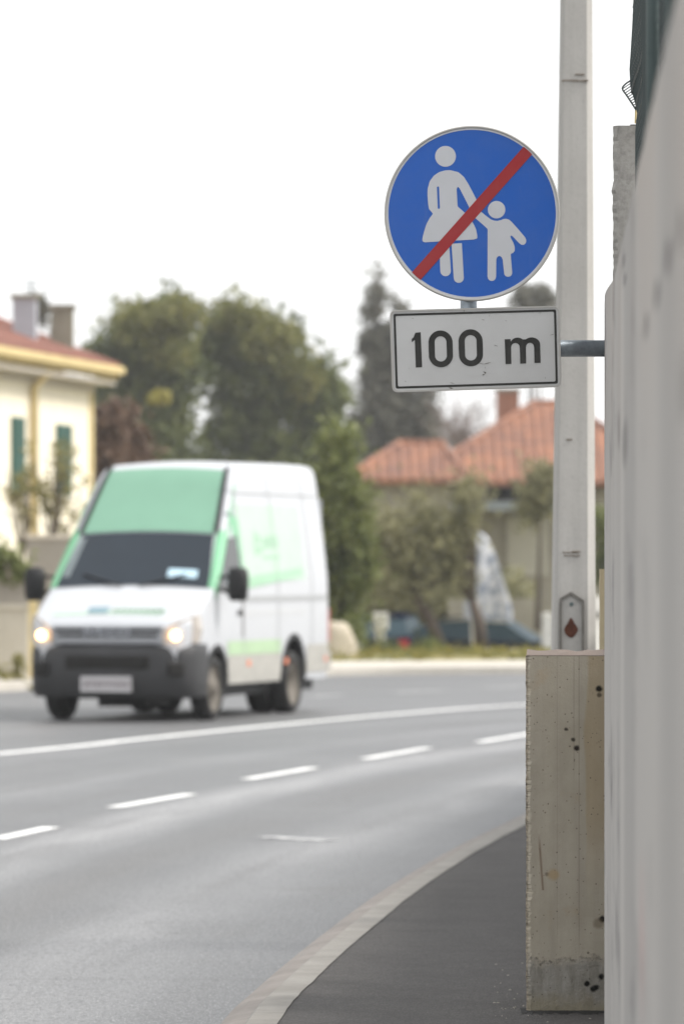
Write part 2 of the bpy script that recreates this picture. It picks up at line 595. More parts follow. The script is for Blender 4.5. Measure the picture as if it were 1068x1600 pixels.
def dash(a, b, w, z=RZ + .004, mat='line'):
    a, b = G(*a, RZ), G(*b, RZ)
    tag(ribbon([a, (a + b) / 2, b], w, z).build("dashed_road_line", M[mat]), kind="structure")


for a, b in (((-110, 1347), (-45, 1330)), ((-8, 1312), (81, 1293)), ((177, 1262), (298, 1241)), ((385, 1218), (490, 1200)),
             ((570, 1186), (668, 1169)), ((748, 1160), (832, 1146)), ((905, 1137), (975, 1128))):
    dash(a, b, .13)
for a, b in (((478, 1089), (535, 1086)), ((617, 1082), (692, 1079)), ((760, 1075), (822, 1072.5)), ((880, 1070), (950, 1068))):
    dash(a, b, .22, mat='line_worn')
# the short worn dash in the near lane
a, b = G(412, 1308, RZ), G(517, 1314, RZ)
tag(ribbon([a, (a + b) / 2, b], .20, RZ + .004).build("worn_road_line", M['line_worn']), kind="structure")

# grit lying at the foot of the block
rnd = random.Random(11)
gm = MB()
for i in range(45):
    px, py = rnd.uniform(760, 950), 1500 + abs(rnd.gauss(70, 40))
    if rnd.random() < .55: px, py = rnd.gauss(800, 22), rnd.gauss(1570, 25)
    if py < 1450: continue
    p = G(px, py)
    s = rnd.uniform(.002, .007)
    t0 = rnd.uniform(0, 3)
    q = [(p.x + s * math.cos(t0 + k * 1.57) * rnd.uniform(.6, 1.5), p.y + s * 1.6 * math.sin(t0 + k * 1.57), .001) for k in range(4)]
    gm.add(q + [(p.x, p.y, .005)], [(0, 1, 4), (1, 2, 4), (2, 3, 4), (3, 0, 4), (3, 2, 1, 0)])
tag(gm.build("grit", M['gwall2']), label="pale grit scattered on the pavement by the block", kind="stuff")

# ------------------------------------------------------------------ near concrete wall, post, block, fence
WA, WB = .185, .0367                  # wall face X = WA + WB * D


def wx(d, off=0.0): return WA + off + WB * d


def wall_mesh():
    mb = MB()
    ds = [1.0 + (19.6 - 1.0) * i / 48 for i in range(49)] + [19.66, 19.71, 19.74, 19.75]
    rows = []
    r = random.Random(5)
    for i, d in enumerate(ds):
        h = 2.51 + .085 * min(1, max(0, (d - 16.8) / 2.5))
        h -= {49: .006, 50: .016, 51: .03, 52: .055}.get(i, 0)
        x = wx(d) + r.uniform(-.001, .001)
        rows.append([(x, d, -.05), (x, d, h - .012), (x + .012, d, h), (x + .20, d, h), (x + .20, d, -.05)])
    mb.grid(rows)
    n = len(mb.v)
    mb.f.append(tuple(range(n - 5, n)))
    mb.f.append(tuple(reversed(range(0, 5))))
    return mb


def wall_material():
    """shutter-marked grey concrete: vertical bands that follow the boards, a dark joint and a faint pink smear"""
    m, t, b = newmat("board_marked_concrete")
    co = coords(t)
    sx = node(t, "ShaderNodeSeparateXYZ")
    t.links.new(co, sx.inputs[0])
    y = sx.outputs[1]
    z = sx.outputs[2]
    col = mixc(t, ramp(t, noise(t, co, 1.4, 6, .6, (1, .8, .3)), .3, .7), (.42, .40, .38), (.54, .52, .495))
    # boards and old paint bands of different tone along the wall
    yw = mathn(t, 'ADD', y, mathn(t, 'MULTIPLY', noise(t, co, 1.0, 3, .6, (1, .4, .35)), .5))
    cr_ = node(t, "ShaderNodeValToRGB")
    cr_.color_ramp.interpolation = 'LINEAR'
    stops = [(6.8, .62), (7.6, .5), (8.3, .7), (8.9, .36), (9.5, .40), (10.2, .75), (11.4, .85), (12.6, .70), (13.1, .25), (14.2, .30), (14.7, .38), (14.9, .85), (15.3, .80), (15.5, .45), (17.5, .55), (18.6, .42), (19.2, .62), (20.3, .2)]
    el = cr_.color_ramp.elements
    while len(el) < len(stops): el.new(.5)
    for e_, (d_, v_) in zip(el, stops):
        e_.position = d_ / 22
        e_.color = (v_, v_, v_, 1)
    t.links.new(mathn(t, 'DIVIDE', yw, 22.0), cr_.inputs[0])
    tone = cr_.outputs[0]
    col = mixc(t, mathn(t, 'MULTIPLY', tone, .75), mixc(t, .55, col, (.23, .22, .212)), (.60, .57, .53))
    bands = ramp(t, noise(t, co, 1.0, 4, .7, (1, 4.0, .08)), .36, .64)
    col = mixc(t, mathn(t, 'MULTIPLY', bands, .25), col, (.27, .26, .255))
    blot = mathn(t, 'MULTIPLY', ramp(t, noise(t, co, 1.0, 5, .65, (1, .8, 2.6)), .55, .68), ramp(t, y, 9.0, 13.0))
    col = mixc(t, mathn(t, 'MULTIPLY', blot, .6), col, (.19, .18, .18))
    # dark blurred tie marks in a row, and a few stray ones
    for (dy, zz, ky, kz, k_) in ((8.1, 2.13, .20, .030, .8), (9.03, 2.14, .24, .030, .85), (9.96, 2.125, .24, .026, .8), (11.1, 2.118, .28, .026, .75), (14.5, 2.43, .22, .014, .8), (14.3, 2.37, .22, .014, .8), (14.3, 1.96, .5, .06, .5), (15.6, 2.02, .3, .05, .45), (7.9, 1.9, .3, .05, .4), (17.4, 1.05, .3, .12, .35), (16.2, .62, .3, .1, .35)):
        a_ = mathn(t, 'POWER', mathn(t, 'DIVIDE', mathn(t, 'SUBTRACT', y, dy), ky), 2.0)
        b_ = mathn(t, 'POWER', mathn(t, 'DIVIDE', mathn(t, 'SUBTRACT', z, zz), kz), 2.0)
        f = mathn(t, 'SUBTRACT', 1.0, ramp(t, mathn(t, 'ADD', a_, b_), .3, 1.6))
        col = mixc(t, mathn(t, 'MULTIPLY', f, k_), col, (.10, .095, .095))
    rustz = mathn(t, 'MULTIPLY', ramp(t, z, 1.7, 2.5), ramp(t, noise(t, co, 1.0, 4, .6, (1, 1.2, 1.0)), .4, .65))
    col = mixc(t, mathn(t, 'MULTIPLY', rustz, .35), col, (.42, .33, .27))
    fine = noise(t, co, 50, 6, .7)
    col = mixc(t, mathn(t, 'MULTIPLY', ramp(t, fine, .5, .8), .25), col, (.25, .24, .23))
    # brownish upper zone and pink smear low down
    pk = mathn(t, 'MULTIPLY', mathn(t, 'SUBTRACT', 1.0, ramp(t, mathn(t, 'ABSOLUTE', mathn(t, 'SUBTRACT', y, 11.6)), .0, .5)),
               mathn(t, 'SUBTRACT', 1.0, ramp(t, mathn(t, 'ABSOLUTE', mathn(t, 'SUBTRACT', z, .88)), .02, .2)))
    col = mixc(t, mathn(t, 'MULTIPLY', pk, .4), col, (.52, .30, .28))
    t.links.new(col, b.inputs['Base Color'])
    b.inputs['Roughness'].default_value = .85
    b.inputs['Specular IOR Level'].default_value = .25
    bump(t, b, mathn(t, 'ADD', fine, mathn(t, 'MULTIPLY', bands, .5)), .4, .004)
    return m


cw_ = wall_mesh().build("concrete_wall", wall_material())
# added low wall beyond the block, unseen from here, to shade the pavement
rows = []
for i in range(25):
    d = 20.0 + 26 * i / 24
    x = 1.27 + .042 * (d - 22) + .0009 * max(0, d - 22) ** 2
    rows.append([(x, d, -.05), (x, d, 1.60), (x + .2, d, 1.60), (x + .2, d, -.05)])
wl_ = MB().grid(rows)
wl_.f.append((0, 1, 2, 3)); wl_.f.append(tuple(len(wl_.v) - 4 + i for i in range(4)))
wl_.build("unseen_shade_wall", M['wall'], cw_)
tag(cw_, "long grey board-marked concrete wall running out of focus beside the pavement", "wall")

# tall rough post at the wall's end
def rough_column(x0, x1, y0, y1, z0, z1, n, amp, seed, bumps=()):
    """column whose left arris is broken and uneven"""
    r = random.Random(seed)
    rows = []
    for i in range(n + 1):
        z = z0 + (z1 - z0) * i / n
        j = abs(r.gauss(0, amp))
        for zb, s, a in bumps: j -= a * math.exp(-((z - zb) / s) ** 2)
        k = abs(r.gauss(0, amp)) * 1.2
        rows.append([(x0 + j + .012 + k, y0, z), (x1, y0, z), (x1, y1, z), (x0 + j * .8 + .004, y1, z), (x0 + j, y0 + .02 + k, z), (x0 + j + .012 + k, y0 + r.uniform(0, .001), z)])
        rows[-1][-1] = rows[-1][0]
    mb = MB().grid(rows)
    b = len(mb.v)
    mb.f.append((0, 1, 2, 3, 4)); mb.f.append((b - 6, b - 5, b - 4, b - 3, b - 2))
    return mb


pD = 20.7
px_ = lambda x, d: (x - 534) * d / F_PX
pz_ = lambda y, d: CAM_H - (y - HORIZON) * d / F_PX
o = rough_column(px_(957, pD), px_(1003, pD), pD, pD + .13, -.05, pz_(196, pD), 240, .0022, 8, bumps=((pz_(297, pD), .016, .007), (pz_(320, pD), .02, .003))).build("concrete_post", M['post'])
tag(o, "tall narrow pitted concrete post behind the end of the long wall", "post")

# stout concrete block
BD = 21.1
BTOP = pz_(1024, BD)


def block_material():
    m, t, b = newmat("stained_concrete")
    co = coords(t)                                   # local: x from left edge, z from ground
    sx = node(t, "ShaderNodeSeparateXYZ")
    t.links.new(co, sx.inputs[0])
    x, z = sx.outputs[0], sx.outputs[2]
    col = mixc(t, ramp(t, noise(t, co, 4.5, 6, .62), .3, .72), (.355, .318, .25), (.46, .418, .345))
    col = mixc(t, mathn(t, 'MULTIPLY', ramp(t, noise(t, co, 1.0, 5, .6, (16, 16, 1.2)), .42, .72), .28), col, (.21, .188, .15))
    # ochre run-down on the right
    wob = noise(t, co, 1.0, 3, .6, (8, 8, 2.5))
    e = mathn(t, 'ADD', x, mathn(t, 'MULTIPLY', wob, .07))
    oc = mathn(t, 'MULTIPLY', ramp(t, e, .252, .262), ramp(t, z, .42, .75))
    col = mixc(t, mathn(t, 'MULTIPLY', oc, .4), col, (.34, .24, .11))
    oc2 = ramp(t, noise(t, co, 7, 4, .6), .60, .74)
    col = mixc(t, mathn(t, 'MULTIPLY', oc2, .3), col, (.38, .26, .13))
    # damp grey foot
    ft = mathn(t, 'ADD', z, mathn(t, 'MULTIPLY', mathn(t, 'ADD', noise(t, co, 6, 6, .75), mathn(t, 'MULTIPLY', noise(t, co, 38, 4, .7), .35)), .16))
    foot = mathn(t, 'SUBTRACT', 1.0, ramp(t, ft, .27, .31))
    gcol = mixc(t, ramp(t, noise(t, co, 1.0, 5, .7, (22, 22, 5)), .36, .66), (.13, .125, .11), (.31, .30, .28))
    low = mathn(t, 'SUBTRACT', 1.0, ramp(t, ft, .13, .19))
    gcol = mixc(t, mathn(t, 'MULTIPLY', low, .75), gcol, (.23, .20, .13))
    col = mixc(t, mathn(t, 'MULTIPLY', foot, .72), col, gcol)
    # crumbly dark line where the foot begins
    ln = mathn(t, 'SUBTRACT', 1.0, ramp(t, mathn(t, 'ABSOLUTE', mathn(t, 'SUBTRACT', ft, .30)), .001, .014))
    ln = mathn(t, 'MULTIPLY', ln, ramp(t, noise(t, co, 40, 4, .7), .42, .6))
    col = mixc(t, mathn(t, 'MULTIPLY', ln, .75), col, (.07, .06, .05))
    # thin board joints
    for xc, w, z0, k in ((.118, .0010, .2, .16), (.199, .0010, .2, .34), (.180, .0010, .85, .3)):
        f = mathn(t, 'SUBTRACT', 1.0, ramp(t, mathn(t, 'ABSOLUTE', mathn(t, 'SUBTRACT', x, xc)), w, w * 2.2))
        col = mixc(t, mathn(t, 'MULTIPLY', mathn(t, 'MULTIPLY', f, ramp(t, z, z0, z0 + .1)), k), col, (.11, .095, .08))
    # small blow holes
    vor = node(t, "ShaderNodeTexVoronoi")
    vor.inputs['Scale'].default_value = 30
    t.links.new(co, vor.inputs['Vector'])
    cellr = node(t, "ShaderNodeSeparateColor")
    t.links.new(vor.outputs['Color'], cellr.inputs[0])
    rad = mathn(t, 'MULTIPLY', mathn(t, 'POWER', cellr.outputs[0], 4.0), .15)
    pits = mathn(t, 'LESS_THAN', vor.outputs['Distance'], rad)
    vor2 = node(t, "ShaderNodeTexVoronoi")
    vor2.inputs['Scale'].default_value = 75
    t.links.new(co, vor2.inputs['Vector'])
    cr2 = node(t, "ShaderNodeSeparateColor")
    t.links.new(vor2.outputs['Color'], cr2.inputs[0])
    pits = mathn(t, 'MAXIMUM', pits, mathn(t, 'LESS_THAN', vor2.outputs['Distance'], mathn(t, 'MULTIPLY', mathn(t, 'POWER', cr2.outputs[1], 5.0), .22)))
    col = mixc(t, mathn(t, 'MULTIPLY', pits, .7), col, (.10, .08, .06))
    # larger holes and rust streak, each at its own place
    wv = node(t, "ShaderNodeVectorMath", operation='MULTIPLY_ADD')
    nz = node(t, "ShaderNodeTexNoise")
    nz.inputs['Scale'].default_value = 45
    t.links.new(co, nz.inputs['Vector'])
    t.links.new(nz.outputs['Color'], wv.inputs[0])
    wv.inputs[1].default_value = (.010, .010, .010)
    t.links.new(co, wv.inputs[2])
    ox, oz = px_(820, BD), 0
    for (hx, hy, r, k, c) in ((935, 1076, 6, 1, (.02, .017, .013)), (935.5, 1086, 4.5, .8, (.05, .04, .03)), (884, 1139.5, 3.2, .9, (.04, .03, .025)), (895, 1155.5, 3.8, .9, (.03, .025, .02)),
                              (900, 1169, 5, 1, (.03, .022, .018)), (940, 1436, 6, 1, (.02, .017, .013)), (934, 1443, 9, .5, (.12, .09, .05)), (938.5, 1526, 5.5, 1, (.012, .012, .01)), (916, 1537, 5, 1, (.012, .012, .01)), (926, 1545, 5.5, 1, (.012, .012, .01)), (930.5, 1543.5, 5, 1, (.012, .012, .01)),
                              (854, 1366, 4, .6, (.10, .08, .06)), (864, 1367, 10, .5, (.38, .25, .10))):
        vd = node(t, "ShaderNodeVectorMath", operation='DISTANCE')
        t.links.new(wv.outputs[0], vd.inputs[0])
        vd.inputs[1].default_value = (px_(hx, BD) - ox + .005, .005, pz_(hy, BD) + .005)
        f = mathn(t, 'SUBTRACT', 1.0, ramp(t, vd.outputs['Value'], r * .55 * BD / F_PX, r * 1.15 * BD / F_PX))
        col = mixc(t, mathn(t, 'MULTIPLY', f, k), col, c)
    zt, zb = pz_(1315, BD), pz_(1391, BD)
    xs = mathn(t, 'ADD', .052, mathn(t, 'MULTIPLY', mathn(t, 'SUBTRACT', zt, z), .075))
    f = mathn(t, 'SUBTRACT', 1.0, ramp(t, mathn(t, 'ABSOLUTE', mathn(t, 'SUBTRACT', x, xs)), .001, .006))
    f = mathn(t, 'MULTIPLY', f, mathn(t, 'MULTIPLY', mathn(t, 'GREATER_THAN', z, zb), mathn(t, 'SUBTRACT', 1.0, ramp(t, z, zt - .03, zt + .03))))
    col = mixc(t, mathn(t, 'MULTIPLY', f, .65), col, (.14, .075, .04))
    tp = ramp(t, z, BTOP - .004, BTOP - .001)
    col = mixc(t, tp, col, (.15, .122, .106))
    # broken arris: browner
    arr = mathn(t, 'SUBTRACT', 1.0, ramp(t, mathn(t, 'ADD', x, mathn(t, 'MULTIPLY', noise(t, co, 50, 4, .7), .016)), .014, .022))
    acol = mixc(t, ramp(t, noise(t, co, 70, 5, .7), .38, .6), (.07, .055, .04), (.33, .28, .21))
    col = mixc(t, mathn(t, 'MULTIPLY', arr, .8), col, acol)
    t.links.new(col, b.inputs['Base Color'])
    b.inputs['Roughness'].default_value = .88
    b.inputs['Specular IOR Level'].default_value = .2
    h = mathn(t, 'SUBTRACT', mathn(t, 'ADD', noise(t, co, 90, 6, .7), mathn(t, 'MULTIPLY', noise(t, co, 14, 5, .7), mathn(t, 'ADD', mathn(t, 'MULTIPLY', foot, 3.5), .6))), mathn(t, 'MULTIPLY', pits, 2.0))
    bump(t, b, h, .45, .006)
    return m


BTOP = pz_(1024, BD)


def block_mesh():
    """front arris at the left is crumbled; runs back along the wall's direction"""
    r = random.Random(21)
    w = px_(985, BD) - px_(820, BD)
    n = 420
    rows = []
    j1 = j2 = 0.0
    for i in range(n + 1):
        z = BTOP * i / n
        j1 = .9 * j1 + .1 * r.gauss(0, .009)
        j2 = .86 * j2 + .14 * r.gauss(0, .013)
        e = .003 + j1 * .5 if z > .12 else .004 + j1 * .3
        c = .014 + abs(j2) * 1.1
        if z > BTOP - .02: c += .004
        dx = WB * .8
        rows.append([(e + .004, .8, z), (e, c * 1.2, z), (e + .005 + j2 * .4, c * .75, z), (e + c * .7, .004 + j2 * .25, z), (e + c, 0.0, z), (w * .5, 0, z), (w, 0, z), (w + dx, .8, z)])
        rows[-1][0] = (e + dx, .8, z)
    mb = MB().grid(rows)
    # uneven top
    base = len(mb.v) - 8
    top = []
    for k in range(9):
        y = .8 * k / 8
        top.append([(x * (w - .004) / 10 + .004 + WB * y, y + (.004 if k == 0 else 0), BTOP + r.uniform(.0, .012) * (0 if k == 0 else 1)) for x in range(11)])
    mb.grid(top)
    mb.f.append(tuple(range(8)))
    return mb


blk = block_mesh().build("concrete_block", block_material())
blk.location = (px_(820, BD), BD, 0)
tag(blk, "waist-high stained concrete block standing on the dark pavement", "block")
# dirt skirt where it meets the asphalt
sk = MB().obox((px_(814, BD), BD - .035, .0012), (.34, 0, 0), (0, .3, 0), (0, 0, .004))
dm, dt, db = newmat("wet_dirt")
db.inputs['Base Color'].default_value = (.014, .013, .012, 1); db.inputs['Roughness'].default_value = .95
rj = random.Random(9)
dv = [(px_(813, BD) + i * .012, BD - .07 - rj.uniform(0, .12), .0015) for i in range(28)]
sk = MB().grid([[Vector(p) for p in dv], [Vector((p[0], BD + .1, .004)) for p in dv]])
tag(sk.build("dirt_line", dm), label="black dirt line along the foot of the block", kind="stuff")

o = rough_column(px_(937, 22.3), px_(985, 22.3), 22.3, 22.5, 0, pz_(889, 22.3), 60, .001, 4).build("concrete_stub", M['ochre_conc'])
tag(o, "slim ochre concrete stub just behind the block, mostly hidden by the wall", "post")

# mesh fence on top of the wall
fe = empty("mesh_fence", (wx(20, .12), 20, 2.56))
FO = .124
fx = lambda d, off=0.0: wx(d, FO + off)
rows_z = [2.56, 2.8, 3.05, 3.2, 3.30, 3.34, 3.40, 3.46, 3.52, 3.62, 3.75, 3.95, 4.3]
bul = {3.30: .012, 3.34: .004, 3.40: -.013, 3.46: -.016, 3.52: -.012, 3.62: -.006}
mb = MB()
# woven screen: upright strands and cross strands, tied along the wall top
r = random.Random(2)
ends = [20.72 - .03 * i for i in range(9)] + [20.4 - .11 * i for i in range(110)]
for i, d in enumerate(ends):
    lo = 4 if d > 20.3 else 0
    pts = [(fx(d, bul.get(z, 0) * max(0, 1 - (20.72 - d) / 2.2) + .004 * math.sin(d * 3)), d, z) for z in rows_z[lo:]]
    mb.tube(pts, .006, 4, False)
for k in range(60):
    z = 2.62 + k * .028
    pts = []
    for d in [20.72 - .45 * i for i in range(29)]:
        if z < 3.3 and d > 20.3: continue
        zz = min(rows_z, key=lambda q: abs(q - z))
        pts.append((fx(d, bul.get(zz, 0) * max(0, 1 - (20.72 - d) / 2.2) + .004 * math.sin(d * 3)), d, z))
    mb.tube(pts, .005, 4, False)
mb.build("screen", M['fence'], fe, world=True)
# the loose corner, folded out towards the road
fl = MB()
cD = 20.68
def fp(x, y, d=cD): return P(x, y, d)
fl.tube([fp(984, 126), fp(977, 130.5), fp(972.5, 135), fp(971.3, 138), fp(972.5, 141.5), fp(978, 149), fp(986, 161), fp(993, 172)], .0036, 6)
for i in range(11):
    t_ = i / 10
    a = fp(972.0, 138.5).lerp(fp(992.5, 171), t_)
    b_ = a + (fp(986, 128) - fp(973, 138)) * (1.0 - .62 * t_) + Vector((0, .05, 0))
    fl.tube([a, b_], .0022, 5)
fl.tube([fp(988, 135), fp(990, 150), fp(993, 163)], .003, 5)
fl.build("loose_corner", M['fence'], fe, world=True)
for d in (15.4, 12.9):
    q = MB().tube([(fx(d, -.035), d, 2.5), (fx(d, -.035), d, 4.4)], .017, 12)
    q.build("post", M['fencepost'], fe, smooth=True, world=True)
rb = MB().tube([P(993, 170, 20.78), P(992.5, 193, 20.78)], .006, 6)
rb.build("tie_rod", M['ochre'], fe, world=True)
bp = MB().obox(P(984, 196.0, 20.705), (.03, 0, 0), (0, .10, 0), (0, 0, .004))
bp.build("foot_plate", M['trim'], fe, world=True)
tag(fe, "dark green mesh fence with a loose folded corner above the concrete post", "fence")

# ------------------------------------------------------------------ traffic sign
SD = 19.65
sign = empty("traffic_sign", (px_(731, SD), SD + .07, 0))
SM = SD / F_PX


def spt(px, py, w=0.0):
    return Vector(((px - 534) * SM, SD + w, CAM_H - (py - HORIZON) * SM))


def reflective(name, c, rough=.35, dirt=.12):
    m, t, b = newmat(name)
    co = coords(t)
    f = ramp(t, noise(t, co, 9, 6, .65), .35, .75)
    col = mixc(t, mathn(t, 'MULTIPLY', f, dirt), c, (.30, .29, .27))
    gr = noise(t, co, 420, 2, .7)
    col = mixc(t, mathn(t, 'MULTIPLY', ramp(t, gr, .45, .8), .14), col, tuple(min(1, x * 1.25 + .02) for x in c))
    st = ramp(t, noise(t, co, 1.0, 4, .7, (26, 26, 4)), .60, .78)
    col = mixc(t, mathn(t, 'MULTIPLY', st, dirt * .9), col, (.36, .35, .33))
    t.links.new(col, b.inputs['Base Color'])
    b.inputs['Roughness'].default_value = rough
    b.inputs['Specular IOR Level'].default_value = .45
    return m


m_blue = reflective("blue_reflective", (.008, .110, .50), .3, .07)
m_white = reflective("white_reflective", (.60, .61, .64), .4, .10)
m_plate = reflective("plate_white", (.60, .60, .595), .45, .16)
m_red = reflective("red_reflective", (.36, .018, .022), .35, .08)
m_black = reflective("black_lettering", (.018, .018, .016), .5, .10)
m_rim = reflective("sign_rim", (.50, .485, .46), .5, .25)
m_alu = plain("aluminium_back", (.40, .40, .40), .5, .15, 12, .5)

CX, CY, CR = 737.0, 333.5, 137.0
disc = MB()
disc.prism([circle(CX, CY, 133)], lambda u, v, w: spt(u, v, w), .003)
disc_o = disc.build("round_sign", m_blue, sign, world=True)
# white ring and rolled rim
rg = MB().prism([circle(CX, CY, 134.5, 96), list(reversed(circle(CX, CY, 130.6, 96)))], lambda u, v, w: spt(u, v, w - .0012), .001)
rg.build("white_ring", m_white, disc_o, world=False).location = (0, 0, 0)
bpy.data.objects["white_ring"].data.transform(Matrix.Translation(-Vector(sign.location)))
rim = MB()
prof = [(133.2, .004), (133.2, -.002), (134.6, -.006), (136.2, -.0055), (137.2, -.001), (137.2, .016), (136.2, .016), (135.6, .004)]
rows = []
for k in range(97):
    a_ = 2 * math.pi * k / 96
    rows.append([spt(CX + q[0] * math.cos(a_), CY + q[0] * math.sin(a_), q[1]) for q in prof + prof[:1]])
rim.grid(rows)


def sub(mb, name, mat, parent, smooth=False):
    """child of a part that sits at its thing's origin"""
    o = mb.build(name, mat, parent, smooth=smooth)
    o.data.transform(Matrix.Translation(-Vector(sign.location)))
    return o


sub(rim, "rim", m_rim, disc_o, True)
# pictograms, traced in a 1068 px wide blow-up of the sign
Zs = .26217
zt_ = lambda pts: [(600 + x * Zs, 190 + y * Zs) for x, y in pts]


def cr2(pts, n=6):
    """closed smooth curve"""
    out = []
    m = len(pts)
    for i in range(m):
        p0, p1, p2, p3 = [Vector(pts[(i + k) % m]) for k in (-1, 0, 1, 2)]
        for j in range(n):
            t = j / n
            q = 0.5 * ((2 * p1) + (p2 - p0) * t + (2 * p0 - 5 * p1 + 4 * p2 - p3) * t * t + (3 * p1 - p0 - 3 * p2 + p3) * t ** 3)
            out.append((q.x, q.y))
    return out


def roundpoly(pts, rad=8, n=4):
    """polygon with softened corners"""
    out = []
    m = len(pts)
    for i in range(m):
        a, b, c = Vector(pts[i - 1]), Vector(pts[i]), Vector(pts[(i + 1) % m])
        ra = min(rad, (a - b).length * .45)
        rc = min(rad, (c - b).length * .45)
        p, q = b + (a - b).normalized() * ra, b + (c - b).normalized() * rc
        for k in range(n + 1):
            t = k / n
            r_ = p * (1 - t) ** 2 + b * 2 * t * (1 - t) + q * t * t
            out.append((r_.x, r_.y))
    return out


adult = MB()
to3 = lambda u, v, w: spt(u, v, -.0012 + w)
adult.prism([zt_(circle(364, 207, 62, 40))], to3, .001)
body = [(390, 289), (362, 291), (326, 301), (294, 323), (270, 356), (258, 400), (257, 440), (260, 480), (265, 520), (290, 549),
        (270, 575), (250, 612), (237, 655), (227, 693), (226, 712), (240, 720), (330, 714), (440, 708), (530, 703), (553, 697), (553, 678), (545, 640), (528, 605), (500, 565), (470, 535),
        (436, 506), (433, 450), (430, 402), (437, 387), (448, 398), (470, 440), (500, 500), (522, 548), (560, 548), (552, 472), (528, 425), (500, 372), (474, 330), (440, 301)]
slit = [(313, 390), (320, 386), (326, 390), (331, 515), (325, 521), (318, 518)]
adult.prism([zt_(roundpoly(body, 7)), list(reversed(zt_(slit)))], to3, .001)
adult.prism([zt_([(327, 724), (386, 724)] + [(396, 890)] + [(364.5 + 31.5 * math.cos(R(a)), 890 + 31.5 * math.sin(R(a))) for a in range(15, 180, 15)] + [(333, 890)])], to3, .001)
adult.prism([zt_([(400, 728), (461, 724), (473, 930)] + [(443 + 30 * math.cos(R(a)), 931 + 30 * math.sin(R(a))) for a in range(15, 180, 15)] + [(413, 931)])], to3, .001)
sub(adult, "adult_symbol", m_white, disc_o)
child = MB()
child.prism([zt_(circle(668, 525, 52, 36))], to3, .001)
cb = [(552, 520), (580, 541), (606, 562), (634, 583), (652, 590), (672, 592), (694, 587), (708, 581), (724, 579), (742, 584), (758, 598), (800, 645), (838, 690), (845, 706), (843, 722), (832, 734), (815, 734), (800, 722), (766, 686), (755, 678), (749, 684), (754, 697), (768, 722), (776, 748), (776, 770), (767, 782),
      (752, 788), (761, 900), (758, 914), (748, 923), (736, 925), (723, 922), (714, 912), (704, 820), (697, 806), (684, 800), (672, 806), (666, 820), (665, 925), (661, 938), (652, 947), (640, 950), (627, 947), (618, 938), (614, 925), (615, 640), (590, 617), (545, 578), (520, 558)]
child.prism([zt_(roundpoly(cb, 5, 3))], to3, .001)
sub(child, "child_symbol", m_white, disc_o)
bar = MB()
# bar ends follow the disc edge
import itertools
bx0, by0, bx1, by1 = 650.8, 430.2, 825.1, 233.9
dv_ = Vector((bx1 - bx0, by1 - by0)).normalized()
nv = Vector((-dv_.y, dv_.x)) * 8.9
def edge_pt(off):
    # intersection of the offset line with the ring
    c = Vector((bx0, by0)) + nv * off - Vector((CX, CY))
    bq = c.dot(dv_); cq = c.dot(c) - 131.5 ** 2
    s = math.sqrt(bq * bq - cq)
    return [(c + dv_ * (-bq + k * s) + Vector((CX, CY))) for k in (-1, 1)]
offs = [-1, -.5, 0, .5, 1]
loop = [tuple(edge_pt(k)[0]) for k in offs] + [tuple(edge_pt(k)[1]) for k in reversed(offs)]
bar.prism([loop], lambda u, v, w: spt(u, v, -.0026 + w), .0012)
sub(bar, "red_bar", m_red, disc_o)

# supplementary plate
pc = [(608.3, 485.0), (873.4, 477.6), (876.4, 604.8), (612.4, 613.2)]


def inset(q, d):
    """inset a quad by d pixels"""
    c = Vector((sum(p[0] for p in q) / 4, sum(p[1] for p in q) / 4))
    out = []
    for i in range(4):
        p, a, b = Vector(q[i]), Vector(q[i - 1]), Vector(q[(i + 1) % 4])
        out.append(tuple(p + (a - p).normalized() * d + (b - p).normalized() * d))
    return out


pl = MB()
pl.prism([roundpoly(inset(pc, 1.0), 9, 5)], lambda u, v, w: spt(u, v, w), .003)
plate_o = pl.build("distance_plate", m_plate, sign, world=True)
lip = MB()
lip.prism([roundpoly(pc, 10, 5), list(reversed(roundpoly(inset(pc, 2.6), 8, 5)))], lambda u, v, w: spt(u, v, w - .004), .016)
sub(lip, "folded_edge", m_rim, plate_o)
bd = MB()
bd.prism([roundpoly(inset(pc, 5.6), 3, 3), list(reversed(roundpoly(inset(pc, 9.0), 2.5, 3)))], lambda u, v, w: spt(u, v, w - .0012), .001)
sub(bd, "border_line", m_black, plate_o)
z2 = lambda pts: [(600 + x * .33708, 460 + y * .33708) for x, y in pts]
tt = lambda u, v, w: spt(u, v, w - .0012)
def glyph(loops, to, th):
    sub(MB().prism(loops, to, th), "character", m_black, plate_o)


glyph([z2([(127, 222), (127, 206), (136, 198), (143, 178), (168, 175), (175, 337), (146, 339), (141, 211)])], tt, .001)


def zero(cx, cy, hw, hh, st, skew=.03):
    def ov(a, b):
        pts = []
        for k in range(48):
            th = 2 * math.pi * k / 48
            ct, s_ = math.cos(th), math.sin(th)
            # stadium: half circles over straight sides
            x = a * ct
            y = a * 1.02 * s_ + (b - a * 1.02) * (1 if s_ > 1e-6 else -1 if s_ < -1e-6 else 0)
            pts.append((cx + x + y * skew, cy + y - x * skew))
        return pts
    return [z2(ov(hw, hh)), list(reversed(z2(ov(hw - st, hh - st * .95))))]


glyph(zero(261, 252.5, 56, 85.5, 28.5), tt, .001)
glyph(zero(400, 247.5, 56, 86, 28.5), tt, .001)


